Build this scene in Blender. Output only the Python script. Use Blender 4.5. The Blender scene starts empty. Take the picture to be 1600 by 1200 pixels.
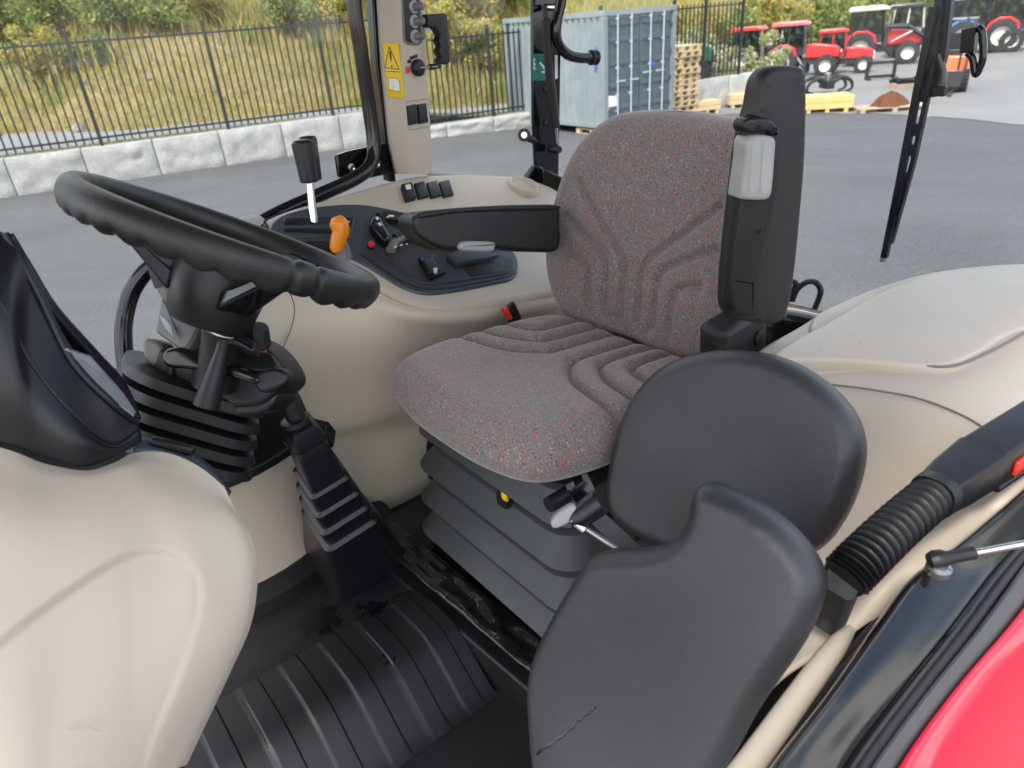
import bpy, bmesh, math, random
import numpy as np
from mathutils import Vector, Matrix

# ------------------------------------------------------------------ camera, sky, sun, exposure
scene = bpy.context.scene
CAMZ = 2.5
PITCH, ROLL, FPX = math.radians(28), math.radians(4.7), 1067.0
f0 = np.array([0, math.cos(PITCH), -math.sin(PITCH)])
u0 = np.array([0, math.sin(PITCH), math.cos(PITCH)])
r0 = np.array([1., 0, 0])
CR = r0*math.cos(ROLL) - u0*math.sin(ROLL)
CU = r0*math.sin(ROLL) + u0*math.cos(ROLL)
CC = np.array([0, 0, CAMZ])
cam = bpy.data.cameras.new('camera')
camo = bpy.data.objects.new('camera', cam)
scene.collection.objects.link(camo)
cam.sensor_width = 36; cam.lens = 36*FPX/1600
cam.clip_start = 0.02; cam.clip_end = 2000
M = Matrix.Identity(4)
for i in range(3):
    M[i][0] = CR[i]; M[i][1] = CU[i]; M[i][2] = -f0[i]; M[i][3] = CC[i]
camo.matrix_world = M
cam.dof.use_dof = True; cam.dof.focus_distance = 1.1; cam.dof.aperture_fstop = 7.0
scene.camera = camo
scene.render.resolution_x = 1024; scene.render.resolution_y = 768
scene.view_settings.view_transform = 'Standard'; scene.view_settings.look = 'None'
scene.view_settings.gamma = 1; scene.view_settings.use_curve_mapping = False
scene.view_settings.exposure = 1.45

SUN_DIR = Vector((-0.32, -0.55, 0.92)).normalized()       # towards the sun
world = bpy.data.worlds.new('World'); scene.world = world; world.use_nodes = True
nt = world.node_tree
bg = nt.nodes['Background']
sky = nt.nodes.new('ShaderNodeTexSky'); sky.sky_type = 'NISHITA'; sky.sun_disc = False
sky.sun_elevation = math.asin(SUN_DIR.z)
sky.sun_rotation = math.atan2(SUN_DIR.x, SUN_DIR.y)
sky.dust_density = 2.0; sky.air_density = 1.0
# broken white cloud over the whole dome
wtc = nt.nodes.new('ShaderNodeTexCoord'); wmp = nt.nodes.new('ShaderNodeMapping'); wmp.inputs['Scale'].default_value = (1, 1, 1.8)
wno = nt.nodes.new('ShaderNodeTexNoise'); wno.inputs['Scale'].default_value = 2.6; wno.inputs['Detail'].default_value = 9; wno.inputs['Roughness'].default_value = .58
wra = nt.nodes.new('ShaderNodeValToRGB'); wra.color_ramp.elements[0].position = .44; wra.color_ramp.elements[1].position = .60
wmx = nt.nodes.new('ShaderNodeMix'); wmx.data_type = 'RGBA'; wmx.inputs[7].default_value = (8.6, 8.4, 8.1, 1)
nt.links.new(wtc.outputs['Generated'], wmp.inputs[0]); nt.links.new(wmp.outputs[0], wno.inputs['Vector']); nt.links.new(wno.outputs[0], wra.inputs[0])
nt.links.new(wra.outputs[0], wmx.inputs[0]); nt.links.new(sky.outputs[0], wmx.inputs[6])
nt.links.new(wmx.outputs[2], bg.inputs[0]); bg.inputs[1].default_value = 0.13
sl = bpy.data.lights.new('sun', 'SUN'); sl.energy = 2.3; sl.angle = math.radians(14); sl.color = (1, 0.965, 0.91)
so = bpy.data.objects.new('sun', sl); scene.collection.objects.link(so)
so.rotation_euler = SUN_DIR.to_track_quat('Z', 'Y').to_euler(); so.location = (-6, -5, 9)

# ------------------------------------------------------------------ pixel rays and the tractor's own axes
TH = math.radians(37)
RV = np.array([-math.sin(TH), math.cos(TH), 0]); BV = np.array([math.cos(TH), math.sin(TH), 0]); ZV = np.array([0, 0, 1.])
OZ = CAMZ - 2.35
FLOOR = 1.30 + OZ
def V(p): return np.array(p, float)
def ray(x, y): return f0 + CR*(x-800)/FPX - CU*(y-600)/FPX
def Pz(x, y, z): d = ray(x, y); return CC + d*(z-CC[2])/d[2]
def Py(x, y, Y): d = ray(x, y); return CC + d*Y/d[1]
def Pd(x, y, D): return CC + ray(x, y)*D
def Pl(x, y, l): d = ray(x, y); return CC + d*l/(d@RV)
def Pb(x, y, b): d = ray(x, y); return CC + d*b/(d@BV)
def T(l, b, z): return RV*l + BV*b + ZV*(z+OZ)
def Pp(x, y, o, n): d = ray(x, y); return CC + d*((V(o)-CC)@V(n))/(d@V(n))
def nrm(v): v = V(v); return v/np.linalg.norm(v)

# ------------------------------------------------------------------ objects
COL = scene.collection
WO = {}
def link(o, parent=None):
    COL.objects.link(o)
    if parent is not None: o.parent = parent
    return o
def tag(o, label=None, cat=None, group=None, kind=None):
    if label: o['label'] = label
    if cat: o['category'] = cat
    if group: o['group'] = group
    if kind: o['kind'] = kind
    return o
def thing(name, loc, label, cat, group=None):
    o = bpy.data.objects.new(name, None); link(o); o.location = [float(c) for c in loc]
    o.empty_display_size = 0.05
    WO[o.name] = V(loc)
    return tag(o, label, cat, group)
def obj(name, verts, faces, mat, parent=None, smooth=True, mods=None, base=None):
    if parent is not None: org = WO[parent.name]
    else:
        vv = np.array([tuple(v) for v in verts]); org = V(base) if base is not None else np.array([vv[:,0].mean(), vv[:,1].mean(), vv[:,2].min()])
    me = bpy.data.meshes.new(name)
    me.from_pydata([tuple(float(c) for c in (V(v)-org)) for v in verts], [], [tuple(int(i) for i in f) for f in faces])
    me.validate()
    bm = bmesh.new(); bm.from_mesh(me); bmesh.ops.recalc_face_normals(bm, faces=bm.faces); bm.to_mesh(me); bm.free()
    me.materials.append(mat)
    if smooth:
        me.polygons.foreach_set('use_smooth', [True]*len(me.polygons))
        try: me.set_sharp_from_angle(angle=math.radians(38 if smooth is True else smooth))
        except Exception: pass
    o = bpy.data.objects.new(name, me); link(o, parent)
    if parent is None: o.location = [float(c) for c in org]
    WO[o.name] = org
    for m in (mods or []):
        md = o.modifiers.new(m[0].lower(), m[0])
        for k, v in m[1].items(): setattr(md, k, v)
    return o
def inst(src, name, parent, loc, rot=None, scl=None):
    o = bpy.data.objects.new(name, src.data); link(o, parent)
    o.location = [float(c) for c in loc]
    if rot: o.rotation_euler = rot
    if scl: o.scale = scl
    return o
def copytree(o, loc=None, rotz=None, parent=None, scale=None):
    c = o.copy(); COL.objects.link(c)
    c.parent = parent
    if loc is not None: c.location = [float(v) for v in loc]
    if rotz is not None: c.rotation_euler = (0, 0, rotz)
    if scale: c.scale = (scale, scale, scale)
    for ch in list(o.children): copytree(ch, parent=c)
    return c

class MB:
    def __init__(s): s.v = []; s.f = []
    def add(s, v, f):
        n = len(s.v); s.v += [V(p) for p in v]; s.f += [tuple(i+n for i in q) for q in f]; return s
    def box(s, c, ax, size):
        c = V(c); X, Y, Z = [V(a)*d/2 for a, d in zip(ax, size)]
        v = [c+i*X+j*Y+k*Z for k in (-1, 1) for j in (-1, 1) for i in (-1, 1)]
        return s.add(v, [(0,2,3,1), (4,5,7,6), (0,1,5,4), (2,6,7,3), (0,4,6,2), (1,3,7,5)])
    def cyl(s, a, b, r, n=16, r2=None): return s.add(*tube_g([a, b], [r, r if r2 is None else r2], n))
    def ob(s, name, mat, parent=None, smooth=True, bevel=0, seg=2, mods=None, base=None):
        md = list(mods or [])
        if bevel: md = [('BEVEL', dict(width=bevel, segments=seg, limit_method='ANGLE', angle_limit=math.radians(35)))] + md
        return obj(name, s.v, s.f, mat, parent, smooth, md, base)

def cr(p, n, closed=False):
    """Catmull-Rom through p, n samples per span"""
    p = [V(q) for q in p]; out = []; N = len(p)
    for i in range(N if closed else N-1):
        if closed: a, b, c, d = p[i-1], p[i], p[(i+1) % N], p[(i+2) % N]
        else:
            b, c = p[i], p[i+1]; a = p[i-1] if i else 2*b-c; d = p[i+2] if i+2 < N else 2*c-b
        for k in range(n):
            t = k/n
            out.append(.5*((2*b)+(c-a)*t+(2*a-5*b+4*c-d)*t*t+(3*b-a-3*c+d)*t**3))
    if not closed: out.append(p[-1])
    return out
def tube_g(path, rad, n=12, caps=True, up=None, prof=None):
    """sweep; prof: closed list of (x,y) unit offsets, else circle"""
    P = [V(q) for q in path]; N = len(P)
    if not hasattr(rad, '__len__'): rad = [rad]*N
    prof = prof or [(math.cos(2*math.pi*i/n), math.sin(2*math.pi*i/n)) for i in range(n)]
    n = len(prof); tn = []
    for i in range(N): tn.append(nrm(P[min(i+1, N-1)]-P[max(i-1, 0)]))
    u = V(up) if up is not None else (ZV if abs(tn[0][2]) < .9 else V((1, 0, 0)))
    u = nrm(u - tn[0]*(u@tn[0])); vs = []; fs = []
    for i in range(N):
        u = nrm(u - tn[i]*(u@tn[i])); w = np.cross(tn[i], u)
        for x, y in prof: vs.append(P[i]+(u*y+w*x)*rad[i])
    for i in range(N-1):
        for k in range(n):
            fs.append((i*n+k, i*n+(k+1) % n, (i+1)*n+(k+1) % n, (i+1)*n+k))
    if caps: fs.append(tuple(range(n-1, -1, -1))); fs.append(tuple((N-1)*n+k for k in range(n)))
    return vs, fs
def tube(name, path, rad, mat, parent=None, n=14, smooth=True, spl=0, **k):
    if spl:
        if hasattr(rad, '__len__'):
            rad = [float(q[0]) for q in cr([(r, 0, 0) for r in rad], spl)]
        path = cr(path, spl)
    v, f = tube_g(path, rad, n, **k); return obj(name, v, f, mat, parent, smooth)
def loft_g(loops, cap=(True, True)):
    n = len(loops[0]); vs = [V(p) for L in loops for p in L]; fs = []
    for i in range(len(loops)-1):
        for k in range(n): fs.append((i*n+k, i*n+(k+1) % n, (i+1)*n+(k+1) % n, (i+1)*n+k))
    if cap[0]: fs.append(tuple(range(n-1, -1, -1)))
    if cap[1]: fs.append(tuple((len(loops)-1)*n+k for k in range(n)))
    return vs, fs
def loft(name, loops, mat, parent=None, smooth=True, cap=(True, True), mods=None, base=None):
    v, f = loft_g(loops, cap); return obj(name, v, f, mat, parent, smooth, mods, base)
def sheet_g(rows, nu=6, nv=6):
    A = [cr(r, nu) for r in rows]
    cols = [cr([A[i][j] for i in range(len(A))], nv) for j in range(len(A[0]))]
    H, W = len(cols[0]), len(cols)
    vs = [cols[j][i] for i in range(H) for j in range(W)]
    fs = [(i*W+j, i*W+j+1, (i+1)*W+j+1, (i+1)*W+j) for i in range(H-1) for j in range(W-1)]
    return vs, fs, H, W
def sheet(name, rows, mat, parent=None, thick=.004, nu=6, nv=6, off=-1, pdisp=None):
    v, f, H, W = sheet_g(rows, nu, nv)
    if pdisp is not None:
        G = np.array(v).reshape(H, W, 3); du = np.gradient(G, axis=1); dv = np.gradient(G, axis=0)
        N = np.cross(du, dv); N /= np.linalg.norm(N, axis=2, keepdims=True)+1e-9
        G = G.reshape(-1, 3); N = N.reshape(-1, 3); N = N*np.sign(np.sum(N*(CC-G), 1))[:, None]
        v = list(G+N*pdisp(G)[:, None])
    return obj(name, v, f, mat, parent, 60, [('SOLIDIFY', dict(thickness=thick, offset=off))])
def frame(o, x, n):
    """origin, X, Y, Z(normal)"""
    n = nrm(n); x = V(x); x = nrm(x-n*(x@n)); return V(o), x, np.cross(n, x), n
def W2(fr, p, h=0): return fr[0]+fr[1]*p[0]+fr[2]*p[1]+fr[3]*h
def pix2(fr, pts): 
    out = []
    for x, y in pts:
        q = Pp(x, y, fr[0], fr[3])-fr[0]; out.append((q@fr[1], q@fr[2]))
    return out
def offset_poly(p, d):
    """inset closed polygon p (ccw or cw) by d"""
    P = np.array(p); nx = np.roll(P, -1, 0)-np.roll(P, 1, 0)
    nn = np.stack([-nx[:, 1], nx[:, 0]], 1); nn /= np.linalg.norm(nn, axis=1, keepdims=True)+1e-9
    A = .5*np.sum(P[:, 0]*np.roll(P[:, 1], -1)-np.roll(P[:, 0], -1)*P[:, 1])
    return P+nn*d*(1 if A > 0 else -1)
def resample(p, n):
    P = np.array([tuple(q) for q in p]); Q = np.vstack([P, P[:1]]); L = np.r_[0, np.cumsum(np.linalg.norm(np.diff(Q, axis=0), axis=1))]
    t = np.linspace(0, L[-1], n, endpoint=False)
    return np.stack([np.interp(t, L, Q[:, k]) for k in range(Q.shape[1])], 1)
def smooth_ring(P, k=1):
    for _ in range(k): P = .5*P+.25*(np.roll(P, 1, 0)+np.roll(P, -1, 0))
    return P
def plate(name, pts, fr, h, mat, parent=None, r=.004, spl=0, down=0, dish=0, n=None, px=True, smooth=True, inner=.0, rnd=4, N=170, fl=0):
    """solid with outline pts (pixels when px) on plane fr, raised h, rounded upper edge r"""
    p = pix2((fr[0]+fr[3]*h, fr[1], fr[2], fr[3]), pts) if px else [V(q)[:2] for q in pts]
    if spl:
        p = resample([q for q in cr([(*q, 0) for q in p], spl, True)], N)[:, :2]
        p = smooth_ring(p, rnd)
    P = np.array([tuple(q) for q in p])
    rings = [(P, -down)]
    K = 8 if spl else 5; cur = P; last = 0
    rings.append((P, h-r))
    for k in range(1, K+1):
        a = k/K*math.pi/2; ins = r*(1-math.cos(a))
        cur = offset_poly(cur, ins-last); last = ins
        if spl: cur = smooth_ring(cur, 2)
        rings.append((cur, h-r+r*math.sin(a)))
    if inner:
        st = inner/6
        for k in range(1, 7):
            cur = smooth_ring(offset_poly(cur, st), 3)
            rings.append((cur, h-dish*math.sin(k/6*math.pi/2)))
    loops = [[W2(fr, q, hh) for q in R] for R, hh in rings]
    return loft(name, loops, mat, parent, smooth)
def pad(name, pts, fr, mat, parent, r=.03, thick=.06, dish=0., dw=.06, spl=8, N=260, rnd=6, step=.005, px=True, back=.5):
    """upholstered solid: rounded rim of radius r all round outline, dished or crowned face (distance field)"""
    from mathutils.geometry import delaunay_2d_cdt
    p = pix2(fr, pts) if px else [V(q)[:2] for q in pts]
    O = smooth_ring(resample(cr([(*q, 0) for q in p], spl, True), N)[:, :2], rnd)
    if .5*np.sum(O[:, 0]*np.roll(O[:, 1], -1)-np.roll(O[:, 0], -1)*O[:, 1]) < 0: O = O[::-1]
    lo, hi = O.min(0), O.max(0)
    gx, gy = np.meshgrid(np.arange(lo[0], hi[0], step), np.arange(lo[1], hi[1], step)); gx = gx+(np.arange(gx.shape[0]) % 2)[:, None]*step/2
    G = np.stack([gx.ravel(), gy.ravel()], 1)
    def sdf(P):
        d = np.full(len(P), 1e9); ins = np.zeros(len(P), bool)
        for a_, b_ in zip(O, np.roll(O, -1, 0)):
            d = np.minimum(d, pseg(P, a_, b_))
            with np.errstate(all='ignore'): ins ^= ((a_[1] > P[:, 1]) != (b_[1] > P[:, 1])) & (P[:, 0] < (b_[0]-a_[0])*(P[:, 1]-a_[1])/(b_[1]-a_[1]+1e-15)+a_[0])
        return np.where(ins, d, -d)
    R1 = [offset_poly(O, q) for q in (.0008, .0025, .0055)]
    E = np.vstack(R1); E = E[sdf(E) > .0004]
    dG = sdf(G); G = G[dG > .0075]
    P = np.vstack([O, E, G]); d = np.maximum(0, sdf(P)); d[:N] = 0
    h = np.where(d < r, -r+np.sqrt(np.maximum(0, r*r-(r-np.minimum(d, r))**2)), 0)-dish*(1-np.exp(-(np.maximum(0, d-r*.6)/dw)**2))
    res = delaunay_2d_cdt([Vector(q) for q in P.tolist()], [(i, (i+1) % N) for i in range(N)], [], 1, 1e-6)
    ov = res[0]; of = res[2]; idx = res[3]
    E_ = np.array([(f_[i], f_[i-1]) for f_ in of for i in range(len(f_))]); hv = np.array([h[i[0]] if i else 0. for i in idx]); dv = np.array([d[i[0]] if i else 0. for i in idx])
    cnt = np.maximum(1, np.bincount(E_.ravel(), minlength=len(hv))); wgt = np.clip((dv-r*.55)/(r*.5), 0, 1)
    for _ in range(60):
        sm = np.bincount(E_[:, 0], hv[E_[:, 1]], len(hv))+np.bincount(E_[:, 1], hv[E_[:, 0]], len(hv)); hv = hv*(1-wgt)+wgt*sm/cnt
    hh = [float(q) for q in hv]; _u = [float(h[i[0]]) if i else 0. for i in idx]
    vs = [W2(fr, q, z) for q, z in zip(ov, hh)]; fs = [tuple(f) for f in of]
    first = {}
    for k, i in enumerate(idx):
        for q in i:
            if q < N: first[q] = k
    ring = [first[q] for q in range(N)]
    prev = ring
    for ins, dep in ((0, thick-r*back), (r*back*.3, thick-r*back*.3), (r*back, thick)):
        n0 = len(vs); vs += [W2(fr, q, -r-dep+r*0) for q in offset_poly(O, ins)]; cur = list(range(n0, n0+N))
        fs += [(prev[k], prev[(k+1) % N], cur[(k+1) % N], cur[k]) for k in range(N)]; prev = cur
    fs.append(tuple(prev))
    return obj(name, vs, fs, mat, parent, 75)
def rrect(w, h, r, n=5):
    out = []
    for cx, cy, a0 in ((w/2-r, h/2-r, 0), (-w/2+r, h/2-r, 90), (-w/2+r, -h/2+r, 180), (w/2-r, -h/2+r, 270)):
        for k in range(n+1):
            a = math.radians(a0+90*k/n); out.append((cx+r*math.cos(a), cy+r*math.sin(a)))
    return out
def lathe(name, prof, o, ax, mat, parent=None, n=28, smooth=True):
    ax = nrm(ax); x = nrm(np.cross(ax, ZV if abs(ax[2]) < .9 else V((1, 0, 0)))); y = np.cross(ax, x)
    loops = [[V(o)+ax*h+(x*math.cos(2*math.pi*k/n)+y*math.sin(2*math.pi*k/n))*max(r, 1e-4) for k in range(n)] for r, h in prof]
    return loft(name, loops, mat, parent, smooth)

def pseg(p, a, b):
    ab = b-a; t = np.clip(((p-a)@ab)/(ab@ab+1e-12), 0, 1); return np.linalg.norm(p-(a+np.outer(t, ab)), axis=1)

def surf(o, x, y):
    """point and normal where the line of sight through a pixel meets a built surface"""
    from mathutils.bvhtree import BVHTree
    org = WO[o.name]
    if o.name not in BVHS: BVHS[o.name] = BVHTree.FromPolygons([q.co for q in o.data.vertices], [list(p.vertices) for p in o.data.polygons])
    h = BVHS[o.name].ray_cast(Vector(CC-org), Vector(ray(x, y)))
    n = V(h[1]); n = n if n@(CC-(V(h[0])+org)) > 0 else -n
    return V(h[0])+org, n
BVHS = {}

# ------------------------------------------------------------------ materials
MATS = {}
class NT:
    def __init__(s, name):
        s.m = bpy.data.materials.new(name); s.m.use_nodes = True; s.t = s.m.node_tree; s.b = s.t.nodes['Principled BSDF']
        s.tc = s.t.nodes.new('ShaderNodeTexCoord'); MATS[name] = s.m
    def n(s, typ, **k):
        nd = s.t.nodes.new(typ)
        for a, v in k.items():
            if a.startswith('i_'):
                key = a[2:]; key = int(key) if key.isdigit() else key.replace('_', ' ')
                nd.inputs[key].default_value = v
            else: setattr(nd, a, v)
        return nd
    def l(s, a, b): s.t.links.new(a, b)
    def co(s, mode='Object', scale=(1, 1, 1), rot=(0, 0, 0)):
        mp = s.n('ShaderNodeMapping'); mp.inputs['Scale'].default_value = scale; mp.inputs['Rotation'].default_value = rot
        s.l(s.tc.outputs[mode], mp.inputs[0]); return mp.outputs[0]
    def noise(s, sc, det=4, rough=.55, co=None):
        nd = s.n('ShaderNodeTexNoise'); nd.inputs['Scale'].default_value = sc; nd.inputs['Detail'].default_value = det; nd.inputs['Roughness'].default_value = rough
        s.l(co if co is not None else s.tc.outputs['Object'], nd.inputs['Vector']); return nd.outputs[0]
    def ramp(s, fac, stops):
        nd = s.n('ShaderNodeValToRGB'); e = nd.color_ramp.elements
        while len(e) < len(stops): e.new(.5)
        for q, (p, c) in zip(e, stops):
            q.position = p; q.color = tuple(c)[:3]+(1,) if hasattr(c, "__len__") else (c, c, c, 1)
        s.l(fac, nd.inputs[0]); return nd.outputs[0]
    def mix(s, fac, a, b, mode='MIX'):
        nd = s.n('ShaderNodeMix', data_type='RGBA', blend_type=mode)
        for i, v in ((0, fac), (6, a), (7, b)):
            if hasattr(v, 'is_output'): s.l(v, nd.inputs[i])
            else: nd.inputs[i].default_value = v if i == 0 else (tuple(v)+(1,) if len(v) == 3 else v)
        return nd.outputs[2]
    def math(s, op, a, b=0.):
        nd = s.n('ShaderNodeMath', operation=op)
        for i, v in ((0, a), (1, b)):
            if hasattr(v, 'is_output'): s.l(v, nd.inputs[i])
            else: nd.inputs[i].default_value = v
        return nd.outputs[0]
    def bump(s, h, st, dist=.001):
        nd = s.n('ShaderNodeBump'); nd.inputs['Strength'].default_value = st; nd.inputs['Distance'].default_value = dist
        s.l(h, nd.inputs['Height']); s.l(nd.outputs[0], s.b.inputs['Normal'])
    def set(s, **k):
        for a, v in k.items():
            key = a.replace('_', ' ')
            if hasattr(v, 'is_output'): s.l(v, s.b.inputs[key])
            else: s.b.inputs[key].default_value = (tuple(v)+(1,)) if hasattr(v, '__len__') and len(v) == 3 else v
        return s
def plastic(name, col, rough, grain=900, gst=.25, var=.12, coat=0, spec=.5, rvar=.08, gdist=.0006):
    m = NT(name); big = m.noise(6, 5); c2 = tuple(c*(1-var) for c in col); c3 = tuple(min(1, c*(1+var)) for c in col)
    m.set(Base_Color=m.ramp(big, [(.3, c2), (.7, c3)]))
    m.set(Roughness=m.ramp(m.noise(14, 6, .65), [(.3, max(0, rough-rvar)), (.7, min(1, rough+rvar))]))
    m.set(Specular_IOR_Level=spec, Coat_Weight=coat, Coat_Roughness=.08)
    if grain: m.bump(m.noise(grain, 2), gst, gdist)
    return m.m
m_black = plastic('black_plastic', (.0085, .0085, .0095), .45, 700, .35)
m_vinyl = plastic('charcoal_vinyl', (.034, .0355, .039), .36, 1100, .5, .08, gdist=.0008)
m_soft = plastic('soft_black', (.015, .015, .0165), .48, 800, .5, .1, gdist=.0008)
m_pod = plastic('satin_black', (.008, .008, .0105), .36, 1500, .2, .05, rvar=.03)
m_rub = plastic('grey_rubber', (.054, .058, .061), .55, 500, .3, .14)
m_drub = plastic('dark_rubber', (.007, .007, .008), .45, 300, .3, .2)
m_beige = plastic('beige_plastic', (.55, .485, .395), .42, 1300, .14, .03, rvar=.05)
m_beige_d = plastic('beige_plastic_grey', (.50, .44, .355), .46, 1300, .14, .03, rvar=.05)
m_gloss = plastic('gloss_black_paint', (.006, .006, .007), .12, 0, 0, .1, rvar=.06)
m_red = plastic('red_paint', (.62, .010, .035), .2, 0, 0, .05, coat=.6, rvar=.05)
m_blue = plastic('slate_blue_plastic', (.05, .064, .083), .34, 1200, .2, .08)
m_dpl = plastic('dark_brown_plastic', (.030, .028, .030), .42, 1200, .25, .08)
m_grey = plastic('light_grey_plastic', (.33, .33, .32), .4, 900, .15, .05)
m_mgrey = plastic('mid_grey_plastic', (.16, .16, .15), .42, 900, .2, .08)
m_orange = plastic('orange_plastic', (.88, .27, .005), .3, 500, .05, .04)
m_yel = plastic('yellow_vinyl', (.85, .56, .01), .4, 0, 0, .03)
m_white = plastic('white_plastic', (.78, .78, .76), .4, 0, 0, .04)
m_redpl = plastic('red_plastic', (.7, .03, .02), .35, 0, 0, .05)
m_teal = plastic('teal_print', (.005, .20, .15), .4, 0, 0, .03)
m_chrome = plastic('chrome', (.7, .7, .7), .16, 0, 0, .03, rvar=.06); m_chrome.node_tree.nodes['Principled BSDF'].inputs['Metallic'].default_value = 1
m_steel = plastic('dull_steel', (.35, .35, .36), .35, 0, 0, .1); m_steel.node_tree.nodes['Principled BSDF'].inputs['Metallic'].default_value = 1
m_belt = plastic('belt_webbing', (.10, .10, .10), .8, 1500, .8, .1)

def fabric():
    m = NT('flecked_fabric')
    co = m.co(scale=(1, 1, .62))
    w = m.n('ShaderNodeTexVoronoi'); w.inputs['Scale'].default_value = 560; m.l(co, w.inputs['Vector'])
    base = m.ramp(w.outputs['Distance'], [(0, (.355, .318, .296)), (.65, (.165, .147, .137))])
    v = m.n('ShaderNodeTexVoronoi'); v.inputs['Scale'].default_value = 310; m.l(co, v.inputs['Vector'])
    v.inputs['Randomness'].default_value = .8
    sep = m.n('ShaderNodeSeparateColor'); m.l(v.outputs['Color'], sep.inputs[0])
    spot = m.math('LESS_THAN', v.outputs['Distance'], .36)
    pink = m.math('MULTIPLY', spot, m.math('GREATER_THAN', sep.outputs[0], .845))
    pale = m.math('MULTIPLY', spot, m.math('GREATER_THAN', sep.outputs[1], .85))
    dark = m.math('MULTIPLY', spot, m.math('GREATER_THAN', sep.outputs[2], .84))
    c = m.mix(dark, base, (.09, .08, .08)); c = m.mix(pale, c, (.40, .36, .34)); c = m.mix(pink, c, (.60, .035, .10))
    m.set(Base_Color=c, Roughness=.9, Specular_IOR_Level=.25, Sheen_Weight=.55, Sheen_Roughness=.45)
    m.b.inputs['Sheen Tint'].default_value = (.85, .78, .76, 1)
    m.bump(w.outputs['Distance'], .5, .0012)
    return m.m
m_fab = fabric()
def glassmat(name, tint=(.93, .96, .95), refl=.05, dirt=.05):
    m = NT(name); t = m.t; out = t.nodes['Material Output']
    tr = m.n('ShaderNodeBsdfTransparent'); tr.inputs[0].default_value = tint+(1,)
    gl = m.n('ShaderNodeBsdfGlossy'); gl.inputs['Roughness'].default_value = .02
    df = m.n('ShaderNodeBsdfDiffuse'); df.inputs[0].default_value = (.6, .62, .62, 1)
    fr = m.n('ShaderNodeFresnel'); fr.inputs[0].default_value = 1.45
    k = m.math('MULTIPLY', fr.outputs[0], 1.0)
    m1 = m.n('ShaderNodeMixShader'); m.l(k, m1.inputs[0]); m.l(tr.outputs[0], m1.inputs[1]); m.l(gl.outputs[0], m1.inputs[2])
    # dried drops and dust
    big = m.ramp(m.noise(3.2, 5, .6), [(.52, 0.), (.72, 1.)])
    vo = m.n('ShaderNodeTexVoronoi'); vo.inputs['Scale'].default_value = 150; m.l(m.tc.outputs['Object'], vo.inputs['Vector'])
    sp = m.n('ShaderNodeSeparateColor'); m.l(vo.outputs['Color'], sp.inputs[0])
    dr = m.math('MULTIPLY', m.math('LESS_THAN', vo.outputs['Distance'], .16), m.math('GREATER_THAN', sp.outputs[0], .8))
    fac = m.math('ADD', m.math('MULTIPLY', big, dirt), m.math('MULTIPLY', m.math('MULTIPLY', dr, big), .7))
    m2 = m.n('ShaderNodeMixShader'); m.l(fac, m2.inputs[0]); m.l(m1.outputs[0], m2.inputs[1]); m.l(df.outputs[0], m2.inputs[2])
    m.l(m2.outputs[0], out.inputs[0]); return m.m
m_glass = glassmat('window_glass')
# ================================================================== YARD, WALL, FENCE, HILLSIDE
rng = np.random.default_rng(7); random.seed(7)
WA = np.array([-10.2945, 14.753]); WW = np.array([.90138, .43302]); WN = np.array([-.43302, .90138])
def sp(x): return np.logaddexp(0, x*.6)/.6
def gz(x, y):
    s = (x-WA[0])*WW[0]+(y-WA[1])*WW[1]
    return -.042*(sp(np.asarray(s)-8.)-sp(np.asarray(s)-24.))
def Pg(x, y):
    d = ray(x, y); t = 1.
    for k in range(4000):
        P = CC+d*t
        if P[2] <= gz(P[0], P[1]): return P
        t += .02
    return P
def wallp(s, t, z): return np.array([WA[0]+WW[0]*s+WN[0]*t, WA[1]+WW[1]*s+WN[1]*t, z])
def gs(s): return float(-.042*(sp(s-8.)-sp(s-24.)))
def fast(name, verts, faces, mat, parent=None, smooth=False, org=(0, 0, 0)):
    me = bpy.data.meshes.new(name); me.from_pydata((np.asarray(verts)-V(org)).tolist(), [], np.asarray(faces).tolist()); me.materials.append(mat)
    if smooth: me.polygons.foreach_set('use_smooth', [True]*len(me.polygons))
    o = bpy.data.objects.new(name, me); link(o, parent)
    if parent is None: o.location = org
    WO[o.name] = V(org); return o

def asphalt_mat(name, c1, c2, grav):
    m = NT(name); n1 = m.noise(.5, 6, .6); n2 = m.noise(38, 5, .75); n3 = m.noise(160, 3, .7)
    st = m.noise(1.2, 4, .5, m.co(scale=(.30, 1.6, 1), rot=(0, 0, -.5)))
    c = m.ramp(n1, [(.32, c1), (.68, c2)])
    c = m.mix(m.ramp(st, [(.54, 0.), (.68, .05 if grav else .16)]), c, tuple(min(1, q*1.6) for q in c2))
    c = m.mix(m.ramp(n2, [(.46, 0.), (.64, .6)]), c, tuple(q*1.9 for q in c2))
    c = m.mix(m.ramp(n3, [(.36, .7), (.5, 0.)]), c, tuple(q*.45 for q in c1))
    m.set(Base_Color=c, Roughness=m.ramp(m.noise(2, 4), [(.3, .62), (.7, .82)]), Specular_IOR_Level=.4)
    m.bump(m.math('ADD', n2, n3), .7 if grav else .5, .006 if grav else .003); return m.m
m_asph = asphalt_mat('asphalt', (.052, .053, .056), (.076, .077, .081), False)
m_gravel = asphalt_mat('pale_gravel', (.135, .135, .133), (.185, .18, .177), True)
def gsheet(name, mat, inside, xs, ys, dz, kind='structure', label=None):
    X, Y = np.meshgrid(xs, ys); Z = gz(X, Y)+dz
    vs = np.stack([X, Y, Z], -1).reshape(-1, 3); W = len(xs); fs = []
    for j in range(len(ys)-1):
        for i in range(W-1):
            if inside((xs[i]+xs[i+1])/2, (ys[j]+ys[j+1])/2): fs.append((j*W+i, j*W+i+1, (j+1)*W+i+1, (j+1)*W+i))
    o = fast(name, vs, fs, mat, None, True); tag(o, label, None, None, kind); return o
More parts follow.
